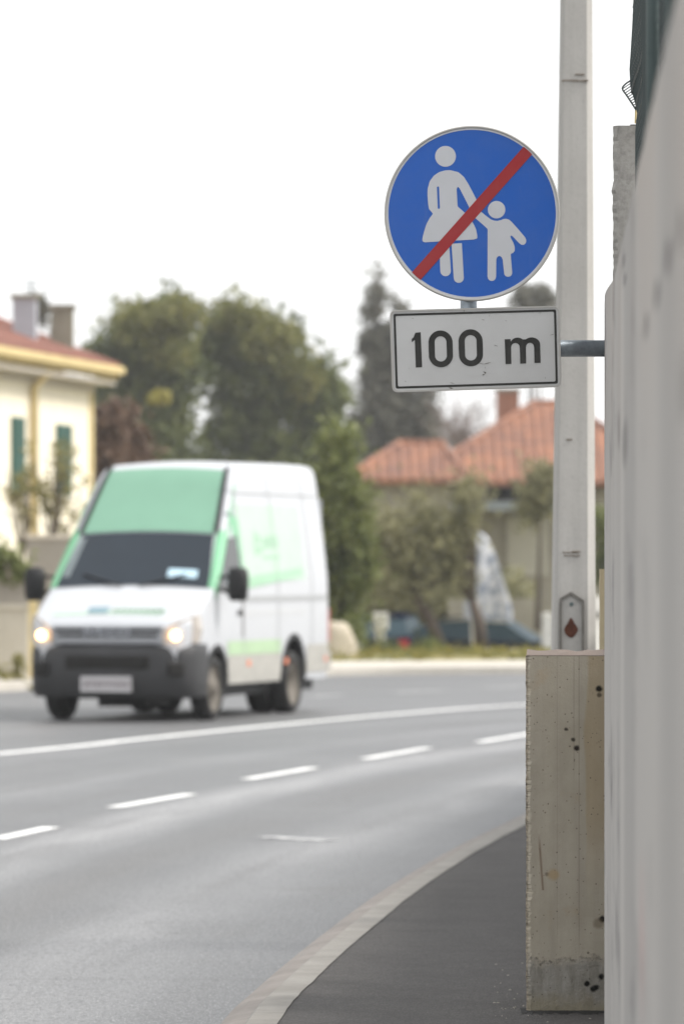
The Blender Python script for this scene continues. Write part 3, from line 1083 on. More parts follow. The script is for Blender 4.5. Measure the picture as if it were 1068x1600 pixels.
def emm():
    st = 27
    pts = [(557, 208), (584, 207), (585, 219)]
    # outer contour over two arches, then down and back up inside
    def arc(cx, cy, rx, ry, a0, a1, n=8):
        return [(cx + rx * math.cos(R(a0 + (a1 - a0) * i / n)), cy + ry * math.sin(R(a0 + (a1 - a0) * i / n))) for i in range(n + 1)]
    pts += arc(617, 233, 35, 33, 215, 312)
    pts += arc(682, 232, 39, 33, 225, 360)
    pts += [(723, 317), (695, 318), (693, 248)]
    pts += arc(674, 245, 19, 21, 0, -180)
    pts += [(656, 320), (629, 321), (627, 248)]
    pts += arc(606.5, 246, 20, 21, 0, -180)
    pts += [(588, 322), (561, 323)]
    return pts


glyph([z2(emm())], tt, .001)
sc = MB()
rs = random.Random(14)
marks = [((436, 320), (462, 323), 1.6), ((462, 322), (492, 315), 2.6), ((467, 335), (466, 343), 1.6), ((458, 358), (470, 362), 3.2), ((470, 360), (464, 368), 2.4), ((453, 374), (464, 371), 3.4), ((452, 116), (464, 119), 1.6), ((128, 110), (134, 112), 2.2),
         ((488, 92), (485, 102), 1.0), ((508, 234), (524, 240), 2.0), ((768, 189), (784, 185), 1.8), ((305, 408), (324, 414), 1.6), ((96, 402), (99, 406), 2.4), ((558, 121), (568, 124), 1.2), ((716, 86), (726, 84), 1.4), ((743, 384), (746, 390), 1.6), ((112, 342), (116, 343), 1.4), ((494, 413), (504, 417), 1.0), ((300, 432), (316, 436), 4), ((366, 58), (370, 84), 1.6)]
for a, b, w in marks:
    a, b = Vector(a), Vector(b)
    n_ = (b - a).normalized()
    n_ = Vector((-n_.y, n_.x)) * w * .5
    mid = (a + b) / 2 + n_ * rs.uniform(-1, 1)
    sc = MB().prism([z2([tuple(a + n_ * .3), tuple(mid + n_), tuple(b + n_ * .4), tuple(b - n_ * .4), tuple(mid - n_ * 1.1), tuple(a - n_ * .4)])], lambda u, v, w_: spt(u, v, w_ - .0022), .0006)
    sub(sc, "scratch", M['scuff'], plate_o)

# pipe: out of the wall, behind the plate, up behind the disc
yb = SD + .045
zp = CAM_H - (544.5 - HORIZON) * yb / F_PX
xu = px_(731.5, yb)
pp = MB().tube([(.98, yb, zp), (xu + .12, yb, zp)] + [(xu + .12 * (1 - math.sin(R(a))), yb, zp + .12 * (1 - math.cos(R(a)))) for a in range(15, 91, 15)] + [(xu, yb, pz_(210, yb))], .0288, 20)
pp.build("support_pipe", M['steel'], sign, smooth=True, world=True)
for yy, hw in ((300, .07), (400, .06), (500, .05), (590, .05)):
    c = MB().box((xu - hw, SD + .0035, pz_(yy, yb) - .014), (xu + hw, SD + .075, pz_(yy, yb) + .014))
    if yy < 480:
        bevel(c.build("clamp", m_alu, sign, world=True), .004)
cl = MB().box((px_(800, yb) - .014, SD + .0035, zp - .045), (px_(800, yb) + .014, SD + .078, zp + .045))
bevel(cl.build("clamp", m_alu, sign, world=True), .004)
tag(sign, "round blue pedestrian sign with red bar and 100 m plate on a wall pipe", "road sign")

# ------------------------------------------------------------------ concrete utility pole
UD = 26.5
up_o = empty("utility_pole", (px_(895, UD), UD, 0))
mb = MB()
rows = []
for i in range(25):
    z = 9.0 * i / 24
    yy = HORIZON - (z - CAM_H) * F_PX / UD
    # half widths from the picture: 33 px at y=1000, 24 px at y=0
    hw = (33 - 9 * (1000 - yy) / 1000) * UD / F_PX
    cxp = px_(895 + 4.5 * (1000 - yy) / 1000, UD)
    cut = hw * .42
    ring = [(-hw + cut * .35, -hw), (hw - cut, -hw), (hw, -hw + cut), (hw, hw - cut), (hw - cut, hw), (-hw + cut, hw), (-hw, hw - cut), (-hw, -hw + cut * .6)]
    rz = R(4)
    rows.append([(cxp + x * math.cos(rz) - y * math.sin(rz), UD + x * math.sin(rz) + y * math.cos(rz), z) for x, y in ring + ring[:1]])
mb.grid(rows)
mb.f.append(tuple(range(8)))
b0 = len(mb.v) - 9
mb.f.append(tuple(b0 + i for i in range(8)))
shaft = mb.build("shaft", M['pole'], up_o, world=True)
bevel(shaft, .006, 2)
fD = UD - .118
ha = lambda x, y, w: P(x, y, fD - w)
door = MB().prism([[(876, 1140), (876, 938), (891, 929), (909, 941), (909, 1140)]], lambda u, v, w: ha(u, v, w - .012), .02)
hatch = door.build("hatch", M['pole'], up_o, world=True)
fr = MB().prism([[(873.5, 1142), (873.5, 935), (891, 924.5), (912, 938), (912, 1142)], list(reversed([(876.5, 1140), (876.5, 937.5), (891, 929), (908, 941), (908, 1140)]))], lambda u, v, w: ha(u, v, w - .002), .022)
fo = fr.build("hatch_rim", plain("hatch_rim_paint", (.15, .14, .125), .8, .2, 20), up_o, world=True)
dr = MB().prism([cr2([(891, 965), (897, 974), (902, 984), (896, 994), (890, 996), (883, 991), (881, 982), (886, 974)], 4)], lambda u, v, w: ha(u, v, w + .009), .003)
q = dr.build("rust_patch", M['rust'], up_o, world=True)
dr = MB().prism([circle(892, 944, 3.2, 12)], lambda u, v, w: ha(u, v, w + .009), .003)
dr.build("bolt_hole", M['fencepost'], up_o, world=True)
st = MB()
rs = random.Random(5)
for (x0, x1, yy, h) in ((877, 918, 126, 3), (898, 912, 116, 2.5), (878, 900, 863, 2.5), (880, 905, 868, 2), (884, 893, 687, 3), (893, 906, 862, 3)):
    k = 9
    upp = [(x0 + (x1 - x0) * i / k, yy - h * rs.uniform(.2, .6)) for i in range(k + 1)]
    dn = [(x0 + (x1 - x0) * i / k, yy + h * rs.uniform(.2, .6)) for i in reversed(range(k + 1))]
    st = MB().prism([upp + dn], lambda u, v, w: P(u, v, UD - (33 - 9 * (1000 - v) / 1000) * UD / F_PX - .006 + w), .01)
    st.build("stain", M['stain'], up_o, world=True)
tag(up_o, "tall pale concrete utility pole with a rusty gabled hatch behind the block", "pole")

# ------------------------------------------------------------------ van
VT = R(14.9)
v_at = G(194, 1125, RZ)
VS = 1.0
van = empty("delivery_van", (v_at.x + .11, v_at.y + .2, RZ), VT * -1)
# local frame: -y forward (towards the camera), +x is the side seen at the right


def lerp_tab(tab, x):
    if x <= tab[0][0]: return tab[0][1]
    for (a, fa), (b, fb_) in zip(tab, tab[1:]):
        if x <= b: return fa + (fb_ - fa) * (x - a) / (b - a)
    return tab[-1][1]


W_TAB = [(.2, .955), (.5, .985), (1.0, 1.0), (1.6, .99), (2.1, .935), (2.6, .865), (3.1, .785)]
PL_TAB = [(-1.0, .80), (-.95, .86), (-.85, .93), (-.6, .975), (-.2, 1.0), (4.7, 1.0), (5.0, .975), (5.05, .95)]
T_TAB = [(-1.0, .88), (-.97, 1.06), (-.88, 1.14), (-.5, 1.32), (-.12, 1.50), (.55, 2.13), (1.28, 2.83), (1.42, 2.92), (1.7, 2.97), (2.2, 2.99), (4.6, 3.01), (4.93, 3.00), (5.01, 2.95), (5.05, 2.82)]
w_side = lambda z: lerp_tab(W_TAB, z)
plan = lambda y: lerp_tab(PL_TAB, y)
top = lambda y: lerp_tab(T_TAB, y)
WB_ = 3.32
WR = .375


def arch(y):
    zb = .40 if y > -.5 else .55
    for yw, rr in ((0, .46), (WB_, .55)):
        dy = abs(y - yw)
        if dy < rr: zb = max(zb, WR + math.sqrt(rr * rr - dy * dy))
    return zb


ys = sorted(set([round(-1.0 + .05 * i, 3) for i in range(122)] + [-.97, -.88, -.12, .55, 1.28, 1.42]))
ys = [y for y in ys if y <= 5.05]


def section(y):
    zb, zt = arch(y), top(y)
    r_ = min(.085, max(.03, (zt - .9) * .07))
    if zt < zb + .1: zb = zt - .1
    pts = []
    for i in range(11):
        z = zb + (zt - r_ - zb) * i / 10
        pts.append((w_side(z) * plan(y), y, z))
    xw = w_side(zt - r_) * plan(y)
    for k in (30, 60, 90):
        pts.append((xw - r_ * (1 - math.cos(R(k))), y, zt - r_ + r_ * math.sin(R(k))))
    xt = pts[-1][0]
    cr = .035
    for f in (.66, .33, 0):
        pts.append((xt * f, y, zt + cr * (1 - f * f)))
    return pts + [(-p[0], p[1], p[2]) for p in reversed(pts[:-1])]


mb = MB().grid([section(y) for y in ys])
n0 = len(section(0))
mb.f.append(tuple(range(n0)))
mb.f.append(tuple(len(mb.v) - n0 + i for i in range(n0)))
body_o = mb.build("body", M['white_paint'], van, smooth=True)
ch = MB()
ch.box((-.80, -.75, .26), (.80, 4.9, .72))
ch.box((-.28, -.5, .16), (.28, .5, .30))
ch.box((-.5, 3.7, .22), (.5, 4.2, .4))
ch.build("chassis", M['trim'], van)


def side_patch(quad, off, name, mat, parent, s=1, nu=8, nv=6, low=None):
    """quad in (y, z): four corners, laid on the van's flank"""
    rows_ = []
    for i in range(nu + 1):
        a_ = Vector(quad[0]).lerp(Vector(quad[1]), i / nu)
        b_ = Vector(quad[3]).lerp(Vector(quad[2]), i / nu)
        r_ = []
        for j in range(nv + 1):
            p = a_.lerp(b_, j / nv)
            z = max(p.y, arch(p.x) + .005) if low else p.y
            r_.append((s * (w_side(z) * plan(p.x) + off), p.x, z))
        rows_.append(r_)
    return MB().grid(rows_).build(name, mat, parent, smooth=True)


def top_patch(y0, y1, f0, f1, off, name, mat, parent, n=8, f0b=None, f1b=None):
    """laid on the sloping front / roof; f are fractions of the local half width"""
    rows_ = []
    for i in range(n + 1):
        y = y0 + (y1 - y0) * i / n
        zt = top(y)
        sec = section(y)
        xt = sec[13][0]
        sl = (top(y + .02) - top(y - .02)) / .04
        nn = Vector((0, -sl, 1)).normalized()
        g0 = f0 + ((f0b if f0b is not None else f0) - f0) * i / n
        g1 = f1 + ((f1b if f1b is not None else f1) - f1) * i / n
        r_ = []
        for j in range(9):
            f = g0 + (g1 - g0) * j / 8
            r_.append((xt * f, y + nn.y * off, zt + .035 * (1 - min(1, f * f)) + nn.z * off))
        rows_.append(r_)
    return MB().grid(rows_).build(name, mat, parent, smooth=True)


ws = top_patch(-.10, .55, -.965, .965, .008, "windscreen", M['glass'], van, f0b=-.93, f1b=.93)
top_patch(.0, .10, .42, .80, .013, "dashboard_paper", M['paper'], ws)
top_patch(.02, .50, -.93, -.84, .012, "glare_strip", plain("glare_paint", (.16, .19, .20), .3, .1, 4), ws)  # sky glare on the glass, painted as a paler strip
for s in (-1, 1):
    w_ = MB().tube([(s * .1, -.16, 1.545), (s * .62, .02, 1.68)], .012, 6)
    w_.build("wiper", M['trim'], van)
top_patch(.565, 1.37, -.945, .945, .010, "cab_cap", M['mint'], van)
top_patch(.56, 1.42, .925, .995, .022, "cap_seal", M['trim'], van)
top_patch(.56, 1.42, -.995, -.925, .022, "cap_seal", M['trim'], van)
for s in (-1, 1):
    f_ = (.965, 1.0) if s > 0 else (-1.0, -.965)
    top_patch(-.10, .56, f_[0], f_[1], .007, "pillar_face", M['mint_bright'], van)
    MB().grid([[(s * (p_[0] + .006), p_[1], p_[2] + .004) for p_ in section(-.10 + .72 * i / 30)[10:14]] for i in range(31)]).build("pillar_edge", M['mint_bright'], van, smooth=True)
    # green flank of the cab: pillar from bonnet to the roof
    rows_ = []
    for i in range(25):
        y = -.10 + 1.35 * i / 24
        zt = top(y)
        r_ = []
        wdt = .12 - .06 * i / 24
        for j in range(6):
            z = zt - .03 - wdt * j / 5
            r_.append((s * (w_side(z) * plan(y) + .006), y, z))
        rows_.append(r_)
    MB().grid(rows_).build("pillar", M['mint_bright'], van, smooth=True)
    dq = [(.02, 1.50), (1.02, 1.50), (1.02, 2.12), (.62, 2.10)]
    dw = side_patch(dq, .007, "door_window", M['sideglass'], van, s)
    side_patch([(.30, 1.56), (.66, 1.56), (.66, 1.74), (.42, 1.72)], .010, "painted_reflection", M['bluegrey'], dw, s)  # reflection in the side glass, painted as a blue-grey patch
    side_patch([(1.04, .95), (1.075, .95), (1.075, 2.15), (1.04, 2.15)], .006, "door_seam", M['dgrey_pipe'], van, s)
    side_patch([(1.08, 1.40), (1.16, 1.40), (1.16, 2.30), (.80, 2.45)], .006, "door_frame", M['mint_bright'], van, s)
    side_patch([(1.12, 1.55), (3.9, 1.62), (3.9, 2.5), (1.12, 2.5)], .005, "side_panel_film", M['mint_pale'], van, s, 12, 8)
    side_patch([(1.12, 1.50), (3.75, 1.66), (3.75, 1.76), (1.12, 1.64)], .008, "side_green_band", M['mint_pale2'], van, s, 12, 2)
    lg = MB()
    for (y0, y1, z0, z1) in ((1.75, 1.82, 1.90, 2.2), (1.86, 2.05, 1.93, 2.0), (1.9, 2.0, 2.05, 2.16), (2.12, 2.22, 1.98, 2.12), (2.28, 2.4, 1.98, 2.12), (2.46, 2.58, 2.0, 2.14), (2.64, 2.76, 2.0, 2.14), (2.1, 2.8, 1.86, 1.90)):
        lg.grid([[(s * (w_side(z) * plan(y) + .009), y, z) for z in (z0, (z0 + z1) / 2, z1)] for y in (y0, (y0 + y1) / 2, y1)])
    lg.build("side_logo", M['mint_pale2'], van)
    side_patch([(.45, .74), (2.74, .74), (2.74, .90), (.42, .90)], .006, "side_stripe", M['stripe'], van, s, 30, 2, True)
    side_patch([(.47, .40), (2.75, .40), (2.75, .735), (.44, .735)], .008, "side_skirt", M['skirt'], van, s, 40, 3, True)
    side_patch([(3.92, .48), (4.98, .48), (4.98, .82), (3.92, .82)], .008, "rear_skirt", M['skirt'], van, s, 8, 3, True)
    side_patch([(1.1, 1.20), (3.9, 1.20), (3.9, 1.25), (1.1, 1.25)], .004, "body_crease", plain("crease_shadow_paint", (.48, .49, .50), .4, .03, 3) if s < 0 else bpy.data.materials["crease_shadow_paint"], van, s)
    for ys_ in (1.10, 2.62, 4.15):
        side_patch([(ys_, .76), (ys_ + .022, .76), (ys_ + .022, 2.86), (ys_, 2.86)], .0095, "panel_seam", M['seam'], van, s, 2, 10, True)
    side_patch([(1.12, 1.36), (4.95, 1.36), (4.95, 1.42), (1.12, 1.42)], .010, "rub_rail", M['seam'], van, s, 12, 2)
    side_patch([(1.12, 2.62), (4.9, 2.62), (4.9, 2.645), (1.12, 2.645)], .0075, "roof_seam", M['seam'], van, s, 12, 2)
    for ym in (1.25, 2.9, 4.75):
        side_patch([(ym, .60), (ym + .14, .60), (ym + .14, .67), (ym, .67)], .014, "side_marker", M['amber'], van, s, 2, 2)
    side_patch([(.84, 1.20), (1.0, 1.20), (1.0, 1.26), (.84, 1.26)], .012, "door_handle", M['trim'], van, s, 2, 2)
    # arch lips
    for yw in (0, WB_):
        al = MB()
        rows_ = []
        for k in range(19):
            a_ = R(180 * k / 18)
            r_ = []
            for rr in ((.43, .50) if yw == 0 else (.52, .59)):
                y = yw - rr * math.cos(a_); z = WR + rr * math.sin(a_)
                r_.append((s * (w_side(z) * plan(y) + .010), y, z))
            r_.append((s * (w_side(r_[0][2]) * plan(r_[0][1]) - .15), r_[0][1], r_[0][2]))
            rows_.append([r_[2], r_[0], r_[1]])
        al.grid(rows_).build("wheel_arch", M['trim'], van)
    # mirrors
    mr = MB()
    ring_ = []
    for z, hw, hd in ((1.37, .07, .05), (1.41, .105, .08), (1.62, .115, .09), (1.72, .105, .085), (1.76, .07, .05)):
        ring_.append([(s * 1.225 + hw * cx_, .06 + hd * cy_, z) for cx_, cy_ in ((-1, -.5), (-.6, -1), (.6, -1), (1, -.5), (1, .7), (.7, 1), (-.7, 1), (-1, .7), (-1, -.5))])
    mr.grid(ring_)
    mr.f.append(tuple(range(8))); mr.f.append(tuple(len(mr.v) - 9 + i for i in range(8)))
    mr.tube([(s * 1.0, .12, 1.50), (s * 1.14, .08, 1.46)], .022, 6)
    mr.tube([(s * .98, .14, 1.64), (s * 1.14, .08, 1.66)], .022, 6)
    mr.build("wing_mirror", M['trim'], van, smooth=True)


def wheel(x, y, s, wdt=.21, outer=True):
    tb = MB()
    pr = [(WR - .10, -wdt / 2 + .01), (WR - .03, -wdt / 2), (WR - .005, -wdt / 2 + .03), (WR, 0), (WR - .005, wdt / 2 - .03), (WR - .03, wdt / 2), (WR - .10, wdt / 2 - .01)]
    rows_ = []
    for k in range(33):
        a_ = 2 * math.pi * k / 32
        rows_.append([(x + s * q_[1], y + q_[0] * math.cos(a_), WR + q_[0] * math.sin(a_)) for q_ in pr])
    tb.grid(rows_)
    w_o = empty("wheel", (0, 0, 0))
    w_o.parent = van
    tb.build("tyre", M['tyre'], w_o, smooth=True)
    rm = MB()
    rows_ = []
    pr2 = [(WR - .095, wdt / 2 - .02), (WR - .12, wdt / 2 - .045), (.12, wdt / 2 - (.06 if outer else .09)), (.09, wdt / 2 + (.0 if y < 1 else -.12)), (.02, wdt / 2 + (.01 if y < 1 else -.12))]
    for k in range(25):
        a_ = 2 * math.pi * k / 24
        rows_.append([(x + s * q_[1], y + q_[0] * math.cos(a_), WR + q_[0] * math.sin(a_)) for q_ in pr2])
    rm.grid(rows_)
    rm.f.append(tuple(i * 5 + 4 for i in range(24)))
    rm.build("rim", M['rim'], w_o, smooth=True)


for s in (-1, 1):
    wheel(s * .87, 0, s)
    wheel(s * .88, WB_, s, .25)
    wheel(s * .60, WB_, s, .24)
MB().tube([(-.85, 0, WR), (.85, 0, WR)], .05, 8).build("axle", M['trim'], van)
ax = MB().tube([(-.85, WB_, WR), (.85, WB_, WR)], .06, 8)
ax.box((-.15, WB_ - .15, .2), (.15, WB_ + .15, .5))
ax.build("axle", M['trim'], van)
# bumper
pln = [(-1.012, -.42), (-1.006, -.70), (-.955, -.88), (-.83, -.99), (-.53, -1.06), (0, -1.09), (.53, -1.06), (.83, -.99), (.955, -.88), (1.006, -.70), (1.012, -.42)]
rows_ = []
for z, k in ((.28, .93), (.34, .985), (.55, 1.0), (.74, 1.0), (.84, .985), (.885, .95)):
    rows_.append([(x * (k * .5 + .5), y * k, z) for x, y in pln])
rows_.append([(x * .9, y * .7, .885) for x, y in pln])
bmp = MB().grid(rows_).build("bumper", M['bumper'], van, smooth=True)
it = MB().box((-.50, -1.10, .60), (.50, -1.02, .76))
bevel(it.build("air_intake", M['dark'], bmp), .03)
for s in (-1, 1):
    fg = MB().box((s * .80 - .10, -1.05, .52), (s * .80 + .10, -.96, .68), rz=s * R(28))
    bevel(fg.build("fog_lamp_recess", M['dark'], bmp), .03)
np_ = MB().box((-.30, -1.125, .34), (.30, -1.075, .52))
np_o = bevel(np_.build("number_plate", M['numplate'], van), .006)
nm = MB()
rs = random.Random(4)
x = -.25
for i in range(8):
    w_ = .042
    nm.box((x, -1.129, .385), (x + .012, -1.1245, .475))
    nm.box((x + .026, -1.129, .385 + rs.choice([0, .04])), (x + .036, -1.1245, .475))
    x += .07
nm.build("plate_characters", M['numred'], np_o)
gr = MB()
gr.box((-.66, -1.045, .885), (.66, -.93, 1.10))
gro = bevel(gr.build("grille", M['grille'], van), .02)
gs = MB()
for z0, z1 in ((.965, 1.0), (1.03, 1.065)):
    gs.box((-.56 - (z0 - .9) * .5, -1.053, z0), (.56 + (z0 - .9) * .5, -1.04, z1))
gs.build("slats", M['trim'], gro)


def text_mesh(txt, size, ext):
    cu = bpy.data.curves.new("lettering", 'FONT')
    cu.body = txt
    cu.size = size
    cu.extrude = ext
    cu.align_x = 'CENTER'
    cu.align_y = 'CENTER'
    ob = bpy.data.objects.new("lettering", cu)
    COL.objects.link(ob)
    dg = bpy.context.evaluated_depsgraph_get()
    me = bpy.data.meshes.new_from_object(ob.evaluated_get(dg))
    bpy.data.objects.remove(ob)
    bpy.data.curves.remove(cu)
    return me


me = text_mesh("IVECO", .13, .006)
me.transform(Matrix.Translation((0, -1.06, 1.015)) @ Matrix.Scale(1.5, 4, (1, 0, 0)) @ Matrix.Rotation(R(90), 4, 'X'))
me.materials.append(M['chim1'])
lo = bpy.data.objects.new("maker_lettering", me)
COL.objects.link(lo)
lo.parent = gro
for s in (-1, 1):
    hl = MB().prism([[(s * .66, .89), (s * .98, .90), (s * 1.0, 1.06), (s * .97, 1.22), (s * .80, 1.14), (s * .68, 1.06)]], lambda u, v, w: (u, -1.035 + .20 * max(0, (abs(u) - .70) / .3) ** 1.3 * 1.3 + w + .22 * max(0, v - 1.0), v), .16)
    hlo = hl.build("headlight", M['lens'], van)
    lp = MB().prism([circle(s * .80, .985, .054, 20)], lambda u, v, w: (u, -1.045 + .05 + w - .03, v), .02)
    lp.build("lamp", M['lamp'], hlo)
# bonnet graphics
top_patch(-.78, -.70, -.80, .62, .006, "bonnet_stripe", M['mint_pale'], van)
top_patch(-.76, -.62, -.36, -.10, .012, "bonnet_badge", plain("bonnet_badge_print", (.17, .27, .32), .5, .1, 8), van)
bt = MB()
for k in range(9):
    xx = -.02 + k * .07
    bt.box((xx, -.735 + .0, top(-.73) + .035), (xx + .04, -.66, top(-.66) + .046))
bt.build("bonnet_lettering", M['mint_pale'], van)
# shut line of the bonnet
rb_ = MB().box((-.97, 5.05, .50), (.97, 5.16, .72))
bevel(rb_.build("rear_bumper", M['skirt'], van), .02)
for s in (-1, 1):
    MB().box((s * .93 - .04, 5.03, .85), (s * .93 + .04, 5.09, 1.25)).build("tail_light", M['red'], van)
    MB().box((s * .45 - .42, 5.05, .9), (s * .45 + .42, 5.065, 2.6)).build("rear_door", M['white_paint'], van)
tag(van, "white high-roof delivery van with mint green cab driving with headlights on", "van")

# ------------------------------------------------------------------ vegetation
def leaves(name, blobs, n, size, mat, parent=None, seed=1, clump=35, spread=.35, shell=.55, aspect=.6, origin=(0, 0, 0)):
    rg_ = np.random.default_rng(seed)
    bl = np.array([b[:6] for b in blobs], float)
    vol = np.array([b[3] * b[4] * b[5] for b in blobs]) ** .75
    nc = max(3, n // clump)
    idx = rg_.choice(len(bl), nc, p=vol / vol.sum())
    d = rg_.normal(size=(nc, 3)); d /= np.linalg.norm(d, axis=1)[:, None]
    rad = rg_.random(nc) ** (1 / 3 * (1 - shell) + .06)
    cc = bl[idx, :3] + d * rad[:, None] * bl[idx, 3:6]
    k = rg_.integers(0, nc, n)
    csz = rg_.uniform(.5, 1.4, nc)
    pos = cc[k] + rg_.normal(size=(n, 3)) * spread * csz[k][:, None]
    a = rg_.normal(size=(n, 3)); a /= np.linalg.norm(a, axis=1)[:, None]
    b = rg_.normal(size=(n, 3)); b -= (a * b).sum(1)[:, None] * a; b /= np.linalg.norm(b, axis=1)[:, None]
    s = size * rg_.uniform(.55, 1.35, n)[:, None]
    a *= s; b *= s * aspect
    v = np.empty((n, 4, 3))
    v[:, 0] = pos - a; v[:, 1] = pos - b; v[:, 2] = pos + a; v[:, 3] = pos + b
    v = v.reshape(-1, 3) - np.array(origin)
    me = bpy.data.meshes.new(name)
    me.vertices.add(n * 4); me.loops.add(n * 4); me.polygons.add(n)
    me.vertices.foreach_set("co", v.ravel())
    me.loops.foreach_set("vertex_index", np.arange(n * 4))
    me.polygons.foreach_set("loop_start", np.arange(0, n * 4, 4))
    me.polygons.foreach_set("loop_total", np.full(n, 4))
    me.update(calc_edges=True)
    me.materials.append(mat)
    o = bpy.data.objects.new(name, me)
    COL.objects.link(o)
    if parent is not None: o.parent = parent
    return o


def limbs(base, tips, r0, parent, name="trunk", mat=None, bow=.15, seed=1):
    rr = random.Random(seed)
    mb = MB()
    base = Vector(base)
    fork = Vector(tips[0]) * .4 + base * .6
    fork = base.lerp(Vector(tips[0]), .35)
    mb.tube([base, base.lerp(fork, .5) + Vector((rr.uniform(-.05, .05), 0, 0)), fork, Vector(tips[0])], [r0, r0 * .8, r0 * .65, r0 * .12], 8)
    for i, t in enumerate(tips[1:]):
        t = Vector(t)
        s = base.lerp(fork, .75 + .25 * rr.random())
        m_ = s.lerp(t, .5) + Vector((rr.uniform(-bow, bow), rr.uniform(-bow, bow), rr.uniform(0, bow)))
        mb.tube([s, m_, t], [r0 * .5, r0 * .32, r0 * .08], 6)
    return mb.build(name, mat or M['bark'], parent, smooth=True, world=True)


def pb(px, py, d, rpx, rpy, ry=None):
    """ellipsoid from a picture position and radii at a depth"""
    p = P(px, py, d)
    k = d / F_PX
    return (p.x, p.y, p.z, rpx * k, ry if ry else rpx * k, rpy * k)


def tree(name, label, cat, base, blobs, n, size, leaf, tips, r0=.25, group=None, seed=1, **kw):
    t = empty(name, base)
    leaves("crown", blobs, n, size, leaf, t, seed, origin=base, **kw)
    if tips: limbs(base, tips, r0, t, seed=seed)
    return tag(t, label, cat, group)


TD = 190
base = P(240, 885, TD); base.z = .2
b1 = [pb(275, 505, TD, 38, 32), pb(225, 525, TD, 55, 35), pb(185, 545, TD, 38, 32), pb(175, 600, TD, 30, 45), pb(205, 590, TD, 35, 40),
      pb(270, 570, TD, 40, 45), pb(205, 660, TD, 40, 60), pb(265, 660, TD, 35, 60), pb(230, 740, TD, 80, 45)]
tree("evergreen_tree", "round evergreen tree with yellow leaf patch just right of the cream house", "tree", base, b1, 11500, .16, M['leaf_ever'],
     [P(275, 500, TD), P(190, 560, TD), P(225, 540, TD), P(290, 600, TD)], .3, seed=3, spread=.30)
base = P(400, 885, TD + 4); base.z = .2
b2 = [pb(365, 520, TD + 4, 42, 36), pb(345, 560, TD + 4, 28, 55), pb(410, 530, TD + 4, 55, 38), pb(445, 575, TD + 4, 50, 40), pb(480, 625, TD + 4, 45, 50), pb(500, 690, TD + 4, 48, 60),
      pb(400, 600, TD + 4, 60, 60), pb(380, 690, TD + 4, 65, 60), pb(440, 680, TD + 4, 60, 60), pb(510, 600, TD + 4, 26, 40), pb(400, 760, TD + 4, 130, 50), pb(316, 560, TD + 4, 14, 46)]
tree("evergreen_tree", "broad evergreen tree rising behind the white van roof", "tree", base, b2, 17500, .16, M['leaf_ever'],
     [P(370, 500, TD + 4), P(440, 560, TD + 4), P(490, 640, TD + 4), P(340, 600, TD + 4)], .32, seed=5, spread=.32)
# bronze new growth on the two crowns is part of each crown
for t_, bb, sd_ in ((bpy.data.objects["evergreen_tree"], [pb(285, 490, TD - 2.0, 28, 14), pb(230, 500, TD - 2.0, 48, 16), pb(270, 540, TD - 2.2, 28, 16)], 7), (bpy.data.objects["evergreen_tree.001"], [pb(370, 497, TD + 2, 38, 15), pb(420, 530, TD + 1.5, 40, 20), pb(470, 590, TD + 2, 30, 24)], 8)):
    leaves("new_growth", bb, 2300, .15, M['leaf_top'], t_, sd_, origin=t_.location, spread=.25)
t_ = bpy.data.objects["evergreen_tree"]
leaves("yellow_branch", [pb(253, 621, TD - 7, 27, 4)], 420, .12, M['leaf_yellow'], t_, 9, origin=t_.location, spread=.07)

CD = 210
base = P(610, 885, CD); base.z = .2
cb_ = [pb(587, 430, CD, 6, 25), pb(588, 475, CD, 13, 35), pb(582, 520, CD, 20, 45), pb(590, 570, CD, 30, 50), pb(600, 620, CD, 42, 55), pb(605, 670, CD, 52, 60), pb(625, 500, CD, 10, 34), pb(618, 550, CD, 24, 45), pb(650, 620, CD, 28, 60), pb(655, 680, CD, 34, 55), pb(575, 690, CD, 26, 50), pb(610, 750, CD, 75, 50)]
tree("cypress_tree", "tall dark pointed cypress behind the red tiled roof", "tree", base, cb_, 17000, .14, M['leaf_cyp'], [P(587, 430, CD), P(625, 480, CD), P(650, 600, CD)], .28, seed=11, spread=.22)
base = P(836, 885, CD + 20); base.z = .2
tree("pine_tree", "small dark round-topped tree showing above the 100 m plate", "tree", base, [pb(832, 466, CD + 20, 26, 15), pb(822, 480, CD + 20, 18, 14), pb(848, 478, CD + 20, 16, 14)], 2600, .14, M['leaf_cyp'], [P(832, 470, CD + 20), P(848, 475, CD + 20), P(822, 480, CD + 20)], .2, seed=12, spread=.2)

# bare-twigged tree above the roofs
BDp = 175
base = P(722, 885, BDp); base.z = .2
bt_ = empty("bare_tree", base)
rr = random.Random(6)
mb = MB()
mb.tube([base, P(722, 760, BDp), P(722, 700, BDp)], [.16, .12, .08], 6)
for i in range(60):
    s_ = P(rr.uniform(715, 730), rr.uniform(680, 780), BDp)
    e_ = P(722 + rr.gauss(0, 38), 655 + rr.gauss(0, 30), BDp + rr.uniform(-1.5, 1.5))
    m_ = s_.lerp(e_, .5) + Vector((rr.uniform(-.2, .2), 0, .2))
    mb.tube([s_, m_, e_], [.035, .02, .007], 4, False)
    for k in range(3):
        s2 = m_.lerp(e_, rr.random())
        mb.tube([s2, s2 + Vector((rr.gauss(0, .35), rr.gauss(0, .3), rr.uniform(.1, .6)))], [.014, .005], 3, False)
mb.build("branches", plain("twig_bark", (.20, .16, .15), .9, .2, 5), bt_, world=True)
tag(bt_, "leafless twiggy tree between the cypress and the brick chimney", "tree")

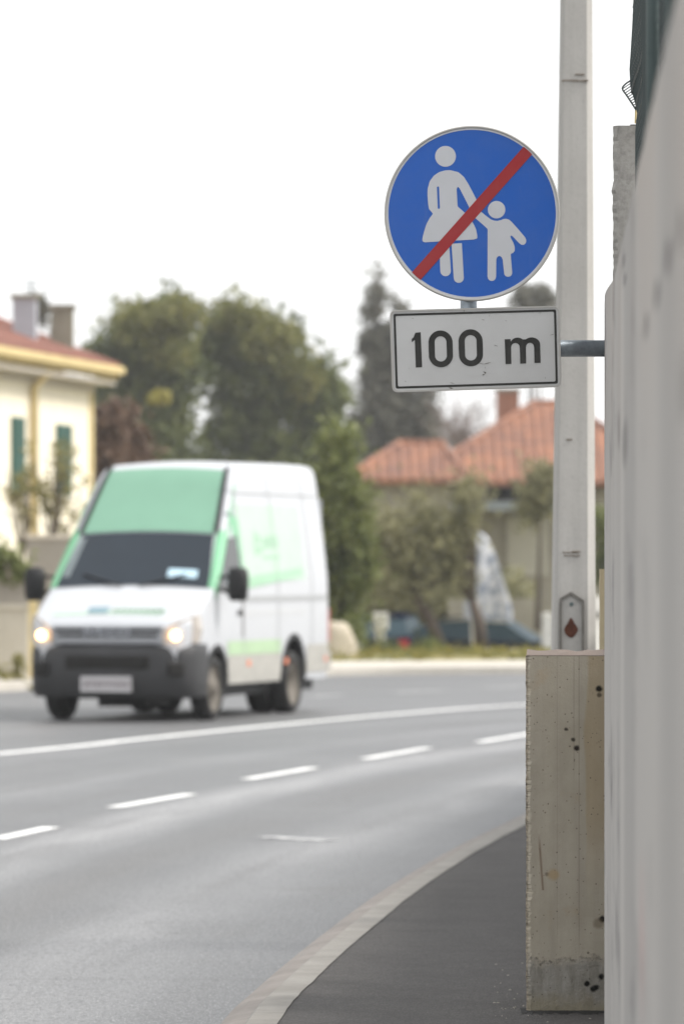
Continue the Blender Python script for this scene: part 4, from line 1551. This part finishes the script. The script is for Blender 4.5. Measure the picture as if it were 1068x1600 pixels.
SDp = 106
base = P(525, 1010, SDp); base.z = .1
sb = [pb(530, 700, SDp, 24, 45), pb(520, 760, SDp, 30, 50), pb(545, 790, SDp, 30, 55), pb(525, 850, SDp, 38, 60), pb(550, 880, SDp, 30, 60), pb(520, 930, SDp, 36, 50), pb(505, 800, SDp, 20, 60), pb(528, 985, SDp, 34, 25)]
tree("tall_shrub", "tall bright green leafy shrub right behind the van", "shrub", base, sb, 11000, .075, M['leaf_shrub'], [P(530, 690, SDp), P(550, 780, SDp), P(510, 800, SDp)], .09, seed=15, spread=.14)

OD = 110
def olive(base_px, lean_px, blobs, n, label, seed):
    base = P(base_px[0], base_px[1], OD); base.z = .1
    t = empty("olive_tree", base)
    leaves("crown", blobs, n, .06, M['leaf_olive'], t, seed, origin=base, spread=.17, clump=24)
    mb = MB()
    f = P(lean_px[0], lean_px[1], OD)
    mb.tube([base, base.lerp(f, .5) + Vector((.04, 0, .03)), f], [.13, .11, .085], 8)
    rr = random.Random(seed)
    for i in range(9):
        b = rr.choice(blobs)
        e = Vector(b[:3]) + Vector((rr.uniform(-.6, .6) * b[3], rr.uniform(-.6, .6) * b[4], rr.uniform(0, .8) * b[5]))
        mb.tube([f, f.lerp(e, .5) + Vector((rr.uniform(-.15, .15), 0, rr.uniform(0, .15))), e], [.06, .035, .01], 5)
    mb.build("trunk", M['bark'], t, smooth=True, world=True)
    return tag(t, label, "tree")


olive((688, 1012), (648, 930), [pb(640, 825, OD, 44, 28), pb(600, 850, OD, 40, 50), pb(670, 870, OD, 55, 45), pb(620, 900, OD, 50, 36), pb(690, 835, OD, 30, 28), pb(700, 900, OD, 30, 30), pb(580, 890, OD, 24, 50), pb(655, 790, OD, 20, 16)], 5200,
      "wide grey-green olive tree on a leaning trunk behind the dark blue car", 21)
olive((752, 1008), (738, 940), [pb(735, 775, OD, 18, 28), pb(722, 825, OD, 16, 22), pb(712, 890, OD, 14, 34)], 1500,
      "thin olive tree whose trunk crosses the white feather flag", 23)
base = P(840, 905, 128); base.z = .2
tree("climbing_shrub", "olive green shrub under the roof eave beside the utility pole", "shrub", base, [pb(845, 760, 128, 22, 36), pb(832, 790, 128, 16, 26)], 1600, .08, M['leaf_olive'], [P(845, 740, 128), P(832, 780, 128)], .08, seed=25, spread=.14)
base = P(945, 905, 128); base.z = .2
tree("climbing_shrub", "green shrub seen in the gap between utility pole and long wall", "shrub", base, [pb(938, 850, 128, 14, 60), pb(950, 860, 128, 14, 60)], 1500, .08, M['leaf_shrub'], [P(940, 800, 128), P(950, 830, 128)], .08, seed=26, spread=.14)

# dead brown column of foliage beside the cream house
DD = 122
base = P(185, 905, DD); base.z = .2
tree("dry_conifer", "dark brown dried-up conifer at the corner of the cream house", "tree", base, [pb(170, 655, DD, 20, 26), pb(168, 710, DD, 24, 55), pb(172, 790, DD, 28, 55)], 5200, .085, M['leaf_dry'], [P(170, 640, DD)], .12, seed=31, spread=.10)
base = P(205, 905, DD + 2); base.z = .2
tree("dry_shrub", "lighter brown withered shrub between the dried conifer and the evergreen tree", "shrub", base, [pb(196, 665, DD + 2, 14, 30), pb(210, 710, DD + 2, 20, 36), pb(205, 780, DD + 2, 26, 50)], 2400, .085, leafmat("withered_leaf", (.10, .06, .04), (.17, .105, .075), (.28, .2, .14)), [P(200, 660, DD + 2), P(215, 700, DD + 2)], .08, seed=32, spread=.14)

# ------------------------------------------------------------------ cream house at the left
e1 = Vector((-4.55, 115.5, 0))
ud = Vector((-1.85, -11.5, 0)).normalized()      # along the eave towards the camera
ld = Vector((ud.y, -ud.x, 0))                    # away from the street
if ld.x > 0: ld = -ld
w1 = e1 + ud * .4 + ld * .45
house = empty("cream_house", w1)
L = 30
ZE = 5.68


def hp(u, l, z): return w1 + ud * u + ld * l + Vector((0, 0, z))


mb = MB()
mb.obox(hp(0, 0, 0), ud * L, ld * 9, (0, 0, ZE - .35))
walls = mb.build("wall", M['cream'], house, world=True)
gb = MB()
ap = ZE + .39 * 4.95
gb.add([hp(0, 0, ZE - .35), hp(0, 9, ZE - .35), hp(0, 4.5, ap - .25), hp(L, 0, ZE - .35), hp(L, 9, ZE - .35), hp(L, 4.5, ap - .25)], [(0, 1, 2), (3, 5, 4), (0, 2, 5, 3), (1, 4, 5, 2)])
gb.build("gable", M['cream'], house, world=True)
rf = MB()
for l0, l1 in ((-.5, 4.5), (9.5, 4.5)):
    rows_ = []
    for i in range(42):
        u = -.4 + (L + .6) * i / 41
        rows_.append([hp(u, l0, ZE), hp(u, l1, ZE + .39 * 5.0)])
    m_ = MB()
    rf.grid(rows_)
    rows_ = [[hp(u, l0, ZE - .09), hp(u, l1, ZE + .39 * 5.0 - .09)] for u in (-.4, L + .2)]
    rf.grid(rows_)
    rf.grid([[hp(-.4, l0, ZE), hp(-.4, l1, ZE + 1.95)], [hp(-.4, l0, ZE - .09), hp(-.4, l1, ZE + 1.86)]])
# tile rolls down the street slope
for i in range(100):
    u = -.35 + i * .3
    rf.tube([hp(u, -.5, ZE + .02), hp(u, 4.5, ZE + 1.97)], .07, 6, True)
roof = rf.build("roof", M['tile'], house, world=True)
gt = MB().obox(hp(-.42, -.60, ZE - .13), ud * (L + .6), ld * .13, (0, 0, .14))
gt.obox(hp(-.40, -.47, ZE - .24), ud * (L + .6), ld * .10, (0, 0, .15))
gt.build("gutter", M['ochre'], house, world=True)
so = MB().obox(hp(-.36, -.42, ZE - .36), ud * (L + .5), ld * .42, (0, 0, .08))
so.obox(hp(-.02, -.06, ZE - .52), ud * (L), ld * .06, (0, 0, .14))
so.build("soffit", M['soffit'], house, world=True)


def wall_u(px):
    """distance along the street wall where it shows at photo column px"""
    lo_, hi_ = -5.0, 40.0
    for _ in range(60):
        m_ = (lo_ + hi_) / 2
        p = hp(m_, 0, 0)
        if 534 + p.x * F_PX / p.y > px: lo_ = m_
        else: hi_ = m_
    return lo_


u = wall_u(46)
dp = MB().tube([hp(u, -.40, ZE - .25), hp(u, -.10, ZE - .6), hp(u, -.10, 0)], .075, 8)
dp.build("downpipe", M['ochre'], house, smooth=True, world=True)
qn = MB().obox(hp(-.03, -.035, 0), ud * .32, ld * .4, (0, 0, ZE - .5))
qn.build("corner_trim", M['ochre'], house, world=True)
for (xa, xb, ya, yb_) in ((17, 35.5, 652, 772), (87, 109, 664, 776)):
    ub, ua = wall_u(xa), wall_u(xb)
    um = (ua + ub) / 2
    d_ = hp(um, 0, 0).y
    za, zb = pz_(ya, d_), pz_(yb_, d_)
    sh = MB()
    for (q0, q1) in ((ua, um - .01), (um + .01, ub)):
        sh.obox(hp(q0, -.055, zb), ud * (q1 - q0), ld * .05, (0, 0, za - zb))
        k = 22
        for i in range(k):
            z = zb + (za - zb) * (i + .5) / k
            sh.obox(hp(q0 + .05, -.07, z - .02), ud * (q1 - q0 - .1), ld * .02, (0, 0, .03))
    sho = sh.build("shutter", M['shutter'], house, world=True)
    sl_ = MB().obox(hp(ua - .12, -.12, zb - .10), ud * (ub - ua + .24), ld * .115, (0, 0, .08))
    o_ = sl_.build("window_sill", M['soffit'], house, world=True)
for (xa, xb, ya, d_, mt, dep) in ((20, 56, 466, 111.5, 'chim1', .8), (79, 114, 482, 114.0, 'chim2', .6)):
    c0 = P(xa, ya, d_); c1 = P(xb, ya, d_)
    c = MB().box((c0.x, d_, ZE), (c1.x, d_ + dep, c0.z))
    co_ = c.build("chimney", M[mt], roof, world=False)
    co_.data.transform(Matrix.Translation(-Vector(house.location)))
    cp = MB().box((c0.x - .05, d_ - .05, c0.z + .002), (c1.x + .05, d_ + dep + .05, c0.z + .08))
    cq = cp.build("chimney_cap", M['chim2'], roof)
    cq.data.transform(Matrix.Translation(-Vector(house.location)))
an = MB()
c0 = P(49, 470, 111.9)
an.tube([c0, P(49, 436, 111.9)], .02, 5)
for yy, l in ((438, .16), (446, .2), (454, .12)):
    q_ = P(49, yy, 111.9)
    an.tube([q_ - Vector((l, 0, 0)), q_ + Vector((l, 0, 0))], .012, 4)
ao = an.build("aerial", M['bluegrey'], roof)
ao.data.transform(Matrix.Translation(-Vector(house.location)))
tag(house, "cream house with green shutters, ochre gutter and red tiled roof", "house")
base = P(66, 520, 113); 
hb = leaves("roof_ivy", [pb(66, 497, 113, 9, 20), pb(60, 475, 113, 5, 14)], 700, .05, M['leaf_cyp'], None, 41, origin=P(64, 525, 113), spread=.08)
hb.location = P(64, 525, 113)
tag(hb, "dark climbing plant between the two chimneys of the cream house", "plant")

# garden in front of the house
def gwall(name, label, x0, x1, ytop, d, mat, dep=.25, cap=None):
    a, b = P(x0, ytop, d), P(x1, ytop, d)
    t = empty(name, (a.x, d, 0))
    MB().box((a.x, d, -.1), (b.x, d + dep, a.z)).build("masonry", M[mat], t, world=True)
    MB().box((a.x - .03, d - .04, a.z + .002), (b.x + .03, d + dep + .04, a.z + .07)).build("coping", M[cap or mat], t, world=True)
    return tag(t, label, "wall")


gwall("garden_wall", "low beige garden wall at the left edge, beside the yellow gate post", -260, 44, 952, 84.5, 'gwall1')
gwall("garden_wall", "grey upper garden wall behind the low beige wall at the left edge", -260, 46, 905, 88, 'gwall2')
gwall("garden_wall", "taller grey-brown wall block with pale coping behind the van's wing mirror", 42, 190, 842, 93, 'gwall2', .3, 'soffit')
a, b = P(45, 925, 83.6), P(58, 925, 83.6)
gp = empty("gate_post", (a.x, 83.6, 0))
MB().box((a.x, 83.6, -.1), (b.x, 83.75, a.z)).build("shaft", M['ochre'], gp, world=True)
MB().box((a.x - .02, 83.58, a.z + .002), (b.x + .02, 83.77, a.z + .05)).build("cap", M['ochre'], gp, world=True)
tag(gp, "slim yellow gate post at the end of the low beige wall", "post")


def twiggy(label, cx, y0, y1, d, n, wpx, leafn, seed, mat='leaf_garden'):
    rr = random.Random(seed)
    base = P(cx, y0, d)
    t = empty("garden_shrub", base)
    mb = MB()
    tips = []
    for i in range(n):
        e = P(cx + rr.gauss(0, wpx), y1 + abs(rr.gauss(0, (y0 - y1) * .25)), d + rr.uniform(-.4, .4))
        m_ = base.lerp(e, .5) + Vector((rr.uniform(-.1, .1), 0, rr.uniform(-.1, .1)))
        mb.tube([base, m_, e], [.022, .015, .006], 5, False)
        for k in range(4):
            s_ = m_.lerp(e, rr.random())
            q_ = s_ + Vector((rr.gauss(0, .14), rr.gauss(0, .1), rr.uniform(.02, .3)))
            mb.tube([s_, q_], [.009, .004], 3, False)
            tips.append(q_)
        tips.append(e)
    mb.build("stems", M['bark'], t, world=True)
    bl = [(q.x, q.y, q.z, .10, .10, .10) for q in tips]
    leaves("leaves", bl, leafn, .042, M[mat], t, seed, origin=base, spread=.06, clump=14)
    return tag(t, label, "shrub")


twiggy("straggly shrub with olive leaves in front of the green shutter nearest the downpipe", 84, 868, 700, 97, 14, 20, 950, 51)
twiggy("lower straggly shrub in front of the cream wall left of the downpipe", 36, 875, 735, 97, 9, 14, 520, 52)
base = P(15, 905, 87); base.z = P(15, 905, 87).z
tree("garden_bush", "small rounded green bush topping the grey garden wall at the left edge", "bush", base, [pb(8, 880, 87.8, 24, 22), pb(30, 892, 87.8, 12, 12)], 1500, .05, M['leaf_shrub'], [P(8, 870, 87.8)], .03, seed=53, spread=.08)
for k, (x, y, w, lab) in enumerate(((26, 1050, 8, "small weed at the foot of the beige garden wall near the yellow post"), (2, 1062, 14, "low weed tuft at the foot of the beige garden wall at the picture's left edge"))):
    base = P(x, 1082, 82.5); base.z = 0
    tree("weed_tuft", lab, "weed", base, [pb(x, y, 82.5, w, 26), pb(x, 1072, 82.5, w * 1.5, 10)], 420, .045, M['leaf_garden'], [P(x, y - 10, 82.5)], .012, seed=60 + k, spread=.05)
grn = np.random.default_rng(7)

# ------------------------------------------------------------------ tiled house at the right
HD = 150
h2 = empty("tiled_house", P(700, 885, HD) * 1.0)
h2.location.z = 0
ZE2 = pz_(750, HD)


def hip(mb, x0, x1, y0, y1, ze, apx0, apx1, apy, za, th=.12):
    """hip roof with eave rectangle and ridge"""
    A = [(x0, y0, ze), (x1, y0, ze), (x1, y1, ze), (x0, y1, ze)]
    B = [(apx0, apy, za), (apx1, apy, za)]
    mb.add(A + B + [(p[0], p[1], ze - th) for p in A], [(0, 1, 5, 4), (1, 2, 5), (2, 3, 4, 5), (3, 0, 4), (0, 6, 7, 1), (1, 7, 8, 2), (2, 8, 9, 3), (3, 9, 6, 0), (9, 8, 7, 6)])
    # rolls on the front slope and caps on the hips
    for i in range(int((x1 - x0) / .28)):
        x = x0 + .1 + i * .28
        if x < apx0: f = (x - x0) / (apx0 - x0)
        elif x > apx1: f = (x1 - x) / (x1 - apx1)
        else: f = 1
        mb.tube([(x, y0, ze + .02), (x, y0 + (apy - y0) * f, ze + (za - ze) * f + .02)], .06, 5, False)
    for a_, b_ in ((A[0], B[0]), (A[1], B[1]), (B[0], B[1])):
        mb.tube([Vector(a_) + Vector((0, 0, .03)), Vector(b_) + Vector((0, 0, .03))], .09, 6)


X = lambda px, d=HD: px_(px, d)
r1 = MB()
hip(r1, X(538), X(730), HD - 1.2, HD + 4.5, ZE2, X(626), X(690), HD + 1.5, pz_(693, HD + 1.5))
h2roof = r1.build("roof", M['tile2'], h2, world=True)
r2 = MB()
hip(r2, X(640, HD + 1), X(1080, HD + 1), HD + 1.2, HD + 14, pz_(752, HD + 1), X(835, HD + 7), X(880, HD + 7), HD + 7, pz_(630, HD + 7))
h2roof2 = r2.build("roof", M['tile2'], h2, world=True)
c = MB().box((X(775, HD + 7), HD + 6.6, 4), (X(810, HD + 7), HD + 7.2, pz_(612, HD + 7)))
q_ = c.build("chimney", M['brick'], h2roof2); q_.data.transform(Matrix.Translation(-Vector(h2.location)))
c = MB().box((X(772, HD + 7), HD + 6.5, pz_(612, HD + 7) + .002), (X(813, HD + 7), HD + 7.3, pz_(612, HD + 7) + .08))
q_ = c.build("chimney_cap", M['chim2'], h2roof2); q_.data.transform(Matrix.Translation(-Vector(h2.location)))
w = MB().box((X(556), HD - .7, 0), (X(702), HD + 4, ZE2 - .14))
w.build("wall", M['greywall'], h2, world=True)
w = MB().box((X(704, HD + 1), HD + 1.8, 0), (X(1060, HD + 1), HD + 13, pz_(756, HD + 1) - .1))
w.build("wall", M['greywall'], h2, world=True)
w = MB().box((X(690), HD + .35, pz_(797, HD)), (X(870), HD + .6, pz_(783, HD)))
w.box((X(690), HD + .60, pz_(786, HD)), (X(870), HD + 1.78, pz_(783, HD)))
w.build("canopy", M['bluegrey'], h2, world=True)
w = MB().box((X(762, HD + 1.6), HD + 1.74, pz_(782, HD + 1.6)), (X(862, HD + 1.6), HD + 1.79, pz_(762, HD + 1.6)))
w.build("dark_eave_strip", M['dark'], h2, world=True)  # dark strip on the wall below the eave
w = MB().box((X(792, HD + 1.6), HD + 1.7, pz_(900, HD + 1.6)), (X(856, HD + 1.6), HD + 1.79, pz_(808, HD + 1.6)))
w.build("garage_door", M['panel'], h2, world=True)
w = MB().box((X(795, HD + .5), HD + .6, 0), (X(850, HD + .5), HD + .8, pz_(970, HD + .5) + .4))
tag(h2, "old grey house with two orange tiled hip roofs and a brick chimney", "house")
# hedge along the far boundary
base = P(660, 1000, 135); base.z = .2
hd_ = leaves("hedge", [pb(560 + 40 * i, 955 - (i % 3) * 8, 135, 34, 48, 1.2) for i in range(7)], 8000, .10, M['leaf_olive'], None, 71, origin=base, spread=.2)
hd_.location = base
tag(hd_, "dull olive hedge in front of the grey house, behind the parked cars", "hedge")
lw = MB().box((P(700, 0, 131).x, 131, 0), (P(1000, 0, 131).x, 131.3, pz_(935, 131)))
tag(lw.build("boundary_wall", M['greywall']), "long low grey boundary wall behind the right parked car", "wall")

# ------------------------------------------------------------------ parked cars beyond the verge
def car(label, loc, rz, mat, group):
    t = empty("parked_car", loc, rz)
    # local: +x forward
    secs = [(-2.1, .45, .80, .62), (-2.05, .35, .95, .70), (-1.7, .28, 1.02, .80), (-1.0, .25, 1.0, .84), (0, .22, .98, .86), (.9, .25, .95, .85), (1.6, .28, .88, .80), (2.0, .35, .74, .70), (2.1, .45, .62, .55)]
    rows_ = []
    for x, zb, zt, hw in secs:
        rows_.append([(x, -hw * .96, zb), (x, -hw, (zb + zt) / 2), (x, -hw * .95, zt - .04), (x, -hw * .8, zt), (x, hw * .8, zt), (x, hw * .95, zt - .04), (x, hw, (zb + zt) / 2), (x, hw * .96, zb), (x, -hw * .96, zb)])
    mb = MB().grid(rows_)
    mb.f.append(tuple(range(8))); mb.f.append(tuple(len(mb.v) - 9 + i for i in range(8)))
    bo = mb.build("body", mat, t, smooth=True)
    rf_ = MB()
    rows_ = [[(x, -hw, z), (x, -hw * .6, z + .03), (x, hw * .6, z + .03), (x, hw, z)] for x, hw, z in ((-1.35, .58, 1.36), (-.9, .62, 1.43), (-.2, .63, 1.45), (.25, .60, 1.41))]
    rf_.grid(rows_)
    rf_.build("roof", mat, t, smooth=True)
    gl = MB()
    lo_ = [(-2.0, -.70, .98), (1.0, -.76, .93), (1.0, .76, .93), (-2.0, .70, .98)]
    hi_ = [(-1.32, -.56, 1.355), (.24, -.59, 1.405), (.24, .59, 1.405), (-1.32, .56, 1.355)]
    for k in range(4):
        q_ = (k + 1) % 4
        MB().add([lo_[k], lo_[q_], hi_[q_], hi_[k]], [(0, 1, 2, 3)]).build(("side_window", "windscreen", "side_window", "rear_window")[k], M['carglass'], t)
    for s in (-1, 1):
        MB().box((-2.10, s * .62 - .10, .74), (-1.98, s * .62 + .10, .92)).build("tail_light", M['red'], t)
        MB().box((1.98, s * .56 - .12, .60), (2.08, s * .56 + .12, .72)).build("headlight", M['lens'], t)
        for x in (-1.3, 1.3):
            wh = MB().tube([(x, s * .70, .31), (x, s * .86, .31)], .31, 16)
            wo = wh.build("wheel", M['tyre'], t)
            MB().tube([(x, s * .84, .31), (x, s * .87, .31)], .19, 12).build("rim", M['rim'], wo)
    return tag(t, label, "car", group)


car("dark blue parked car with red tail lights behind the leaning olive trunk", (P(606, 0, 123).x, 124.6, -.84), R(82), M['carblue'], "cars parked beyond the verge")
car("blackish parked car whose bonnet points towards the utility pole", (P(795, 0, 121).x - .25, 123.5, -.90), R(-14), M['carblue2'], "cars parked beyond the verge")

# ------------------------------------------------------------------ small things on the far side
fl_d = 114
ff = empty("feather_flag", P(735, 1010, fl_d))
ff.location.z = .1
q = MB().tube([Vector((px_(737, fl_d), fl_d, .1)), P(735, 960, fl_d), P(731, 880, fl_d), P(727, 838, fl_d), P(733, 829, fl_d), P(745, 832, fl_d)], .014, 6)
q.build("pole", M['whitepost'], ff, world=True)


def flag_mat():
    m, t, b = newmat("printed_flag_cloth")
    co = coords(t)
    f = ramp(t, noise(t, co, 5.0, 3, .6), .47, .56)
    col = mixc(t, mathn(t, 'MULTIPLY', f, .85), (.56, .57, .60), (.20, .235, .31))
    t.links.new(col, b.inputs['Base Color'])
    b.inputs['Roughness'].default_value = .8
    return m


left_ = [(727, 836), (728, 870), (730, 895), (742, 905), (740, 930), (745, 955), (752, 972)]
right_ = [(738, 828), (759, 838), (771, 862), (781, 892), (790, 920), (799, 950), (800, 974)]
lc, rc = sm([Vector((x, y, 0)) for x, y in left_], 24), sm([Vector((x, y, 0)) for x, y in right_], 24)
for off_, nm_ in ((0, "cloth"),):
    rows_ = []
    for i, (a_, b_) in enumerate(zip(lc, rc)):
        rows_.append([P(a_.x + (b_.x - a_.x) * k / 6, a_.y + (b_.y - a_.y) * k / 6, fl_d + .05 * math.sin(k * 1.1 + i * .25)) for k in range(7)])
    o_ = MB().grid(rows_).build(nm_, flag_mat(), ff, smooth=True, world=True)
    sdf = o_.modifiers.new("thick", 'SOLIDIFY'); sdf.thickness = .004
tag(ff, "white feather flag with bluish print standing on the verge", "flag")
fl2 = empty("small_banner", P(733, 1000, 113))
fl2.location.z = .1
MB().tube([Vector((px_(741, 113), 113, .1)), P(741, 935, 113)], .03, 6).build("post", M['whitepost'], fl2, world=True)
MB().box((px_(724, 113), 112.95, pz_(967, 113)), (px_(740, 113), 112.97, pz_(938, 113))).build("board", M['chim1'], fl2, world=True)
tag(fl2, "small pale board on a post at the foot of the feather flag", "sign")


def wpost(label, x0, x1, y0, y1, d, capbox=None, mat='whitepost'):
    a, b = P(x0, y0, d), P(x1, y0, d)
    t = empty("white_post", ((a.x + b.x) / 2, d, 0))
    w_ = b.x - a.x
    bevel(MB().box((a.x, d, 0), (b.x, d + w_, a.z)).build("shaft", M[mat], t, world=True), .02)
    if capbox:
        c0, c1 = P(capbox[0], capbox[2], d - .06), P(capbox[1], capbox[3], d - .06)
        bevel(MB().box((c0.x, d - .06, c1.z), (c1.x, d + w_ + .06, c0.z)).build("meter_box", M[mat], t, world=True), .02)
    return tag(t, label, "post", "white posts along the far verge")


wpost("white post with a rounded head just right of the pale boulder", 546, 563, 975, 1035, 106)
wpost("white post carrying a box near its top, left of the blue car", 586, 601, 985, 1030, 108, (582, 606, 958, 985))
wpost("pale post beside the thin olive trunk under the flag", 738, 751, 975, 1020, 111, mat='boulder')
wpost("greyish white post just left of the utility pole", 846, 862, 958, 1018, 111)
# pale boulder behind the van's tail
bo = MB()
rr = random.Random(13)
c = P(520, 1038, 100); c.z = .0
rows_ = []
for i in range(9):
    th = R(90 * i / 8)
    row = []
    for k in range(17):
        ph = 2 * math.pi * (k % 16) / 16
        rj_ = 1 + .06 * math.sin(3 * ph + i)
        row.append((c.x + .42 * math.cos(th) ** .5 * math.cos(ph) * rj_, c.y + .42 * math.cos(th) ** .5 * math.sin(ph) * rj_, .0 + .68 * math.sin(th)))
    rows_.append(row)
bo.grid(rows_)
tag(bo.build("boulder", M['boulder'], smooth=True), "pale beige rounded boulder at the roadside behind the van", "boulder")
for k, (x, y, rx, ry, lab, mt) in enumerate(((602, 1022, 14, 12, "small dark green bush at the foot of the boxed white post", 'leaf_ever'), (668, 1018, 24, 11, "low green bush in front of the dark blue car", 'leaf_shrub'))):
    base = P(x, 1030, 105); base.z = .05
    tree("low_bush", lab, "bush", base, [pb(x, y, 105, rx, ry)], 900, .05, M[mt], [P(x, y - 5, 105)], .02, seed=80 + k, spread=.08)
# verge grass
rg_ = np.random.default_rng(5)
vline = offset(far, 5.6)
bl = []
for p_ in vline:
    if not (-4 < p_.x < 9): continue
    for k in range(7):
        o_ = rg_.uniform(-1.2, 5)
        h_ = .02 + .06 * min(1, max(0, (o_ + 1.4) / 2.3))
        bl.append((p_.x + rg_.uniform(-.3, .3), p_.y + o_, h_, .5, .5, .04 + .02 * rg_.random()))
gz = leaves("grass", bl, 16000, .05, M['grass'], None, 91, spread=.045, aspect=.25)
tag(gz, "yellow-green grass growing along the far verge", kind="stuff")
bl = [pb(x, 1078, 81.5, 16, 6) for x in range(-60, 70, 12)]
gz = leaves("grass", bl, 1200, .04, M['grass'], None, 92, spread=.06, aspect=.25)
tag(gz, "grass strip at the foot of the garden wall", kind="stuff")
# white service cabinet seen in the gap between pole and wall
cb0 = P(918, 930, 98)
cabt = empty("service_cabinet", (cb0.x, 98, 0))
MB().box((cb0.x, 98, 0), (P(962, 930, 98).x, 98.4, pz_(932, 98))).build("housing", M['whitepost'], cabt, world=True)
MB().box((cb0.x - .01, 97.97, pz_(965, 98)), (P(962, 930, 98).x + .01, 98.43, pz_(957, 98))).build("dark_band", M['dgrey_pipe'], cabt, world=True)
tag(cabt, "white service cabinet with a dark band, in the gap right of the utility pole", "cabinet")

# ------------------------------------------------------------------ the air: thin pale haze over the whole street
hz, ht, hb_ = newmat("thin_haze")
ht.nodes.remove(hb_)
pv_ = node(ht, "ShaderNodeVolumePrincipled")
pv_.inputs['Color'].default_value = (.97, .98, 1.0, 1)
pv_.inputs['Density'].default_value = .00038
ht.links.new(pv_.outputs[0], ht.nodes["Material Output"].inputs['Volume'])
tag(MB().box((-920, -120, -2.1), (920, 1520, 17)).build("haze", hz), kind="stuff")
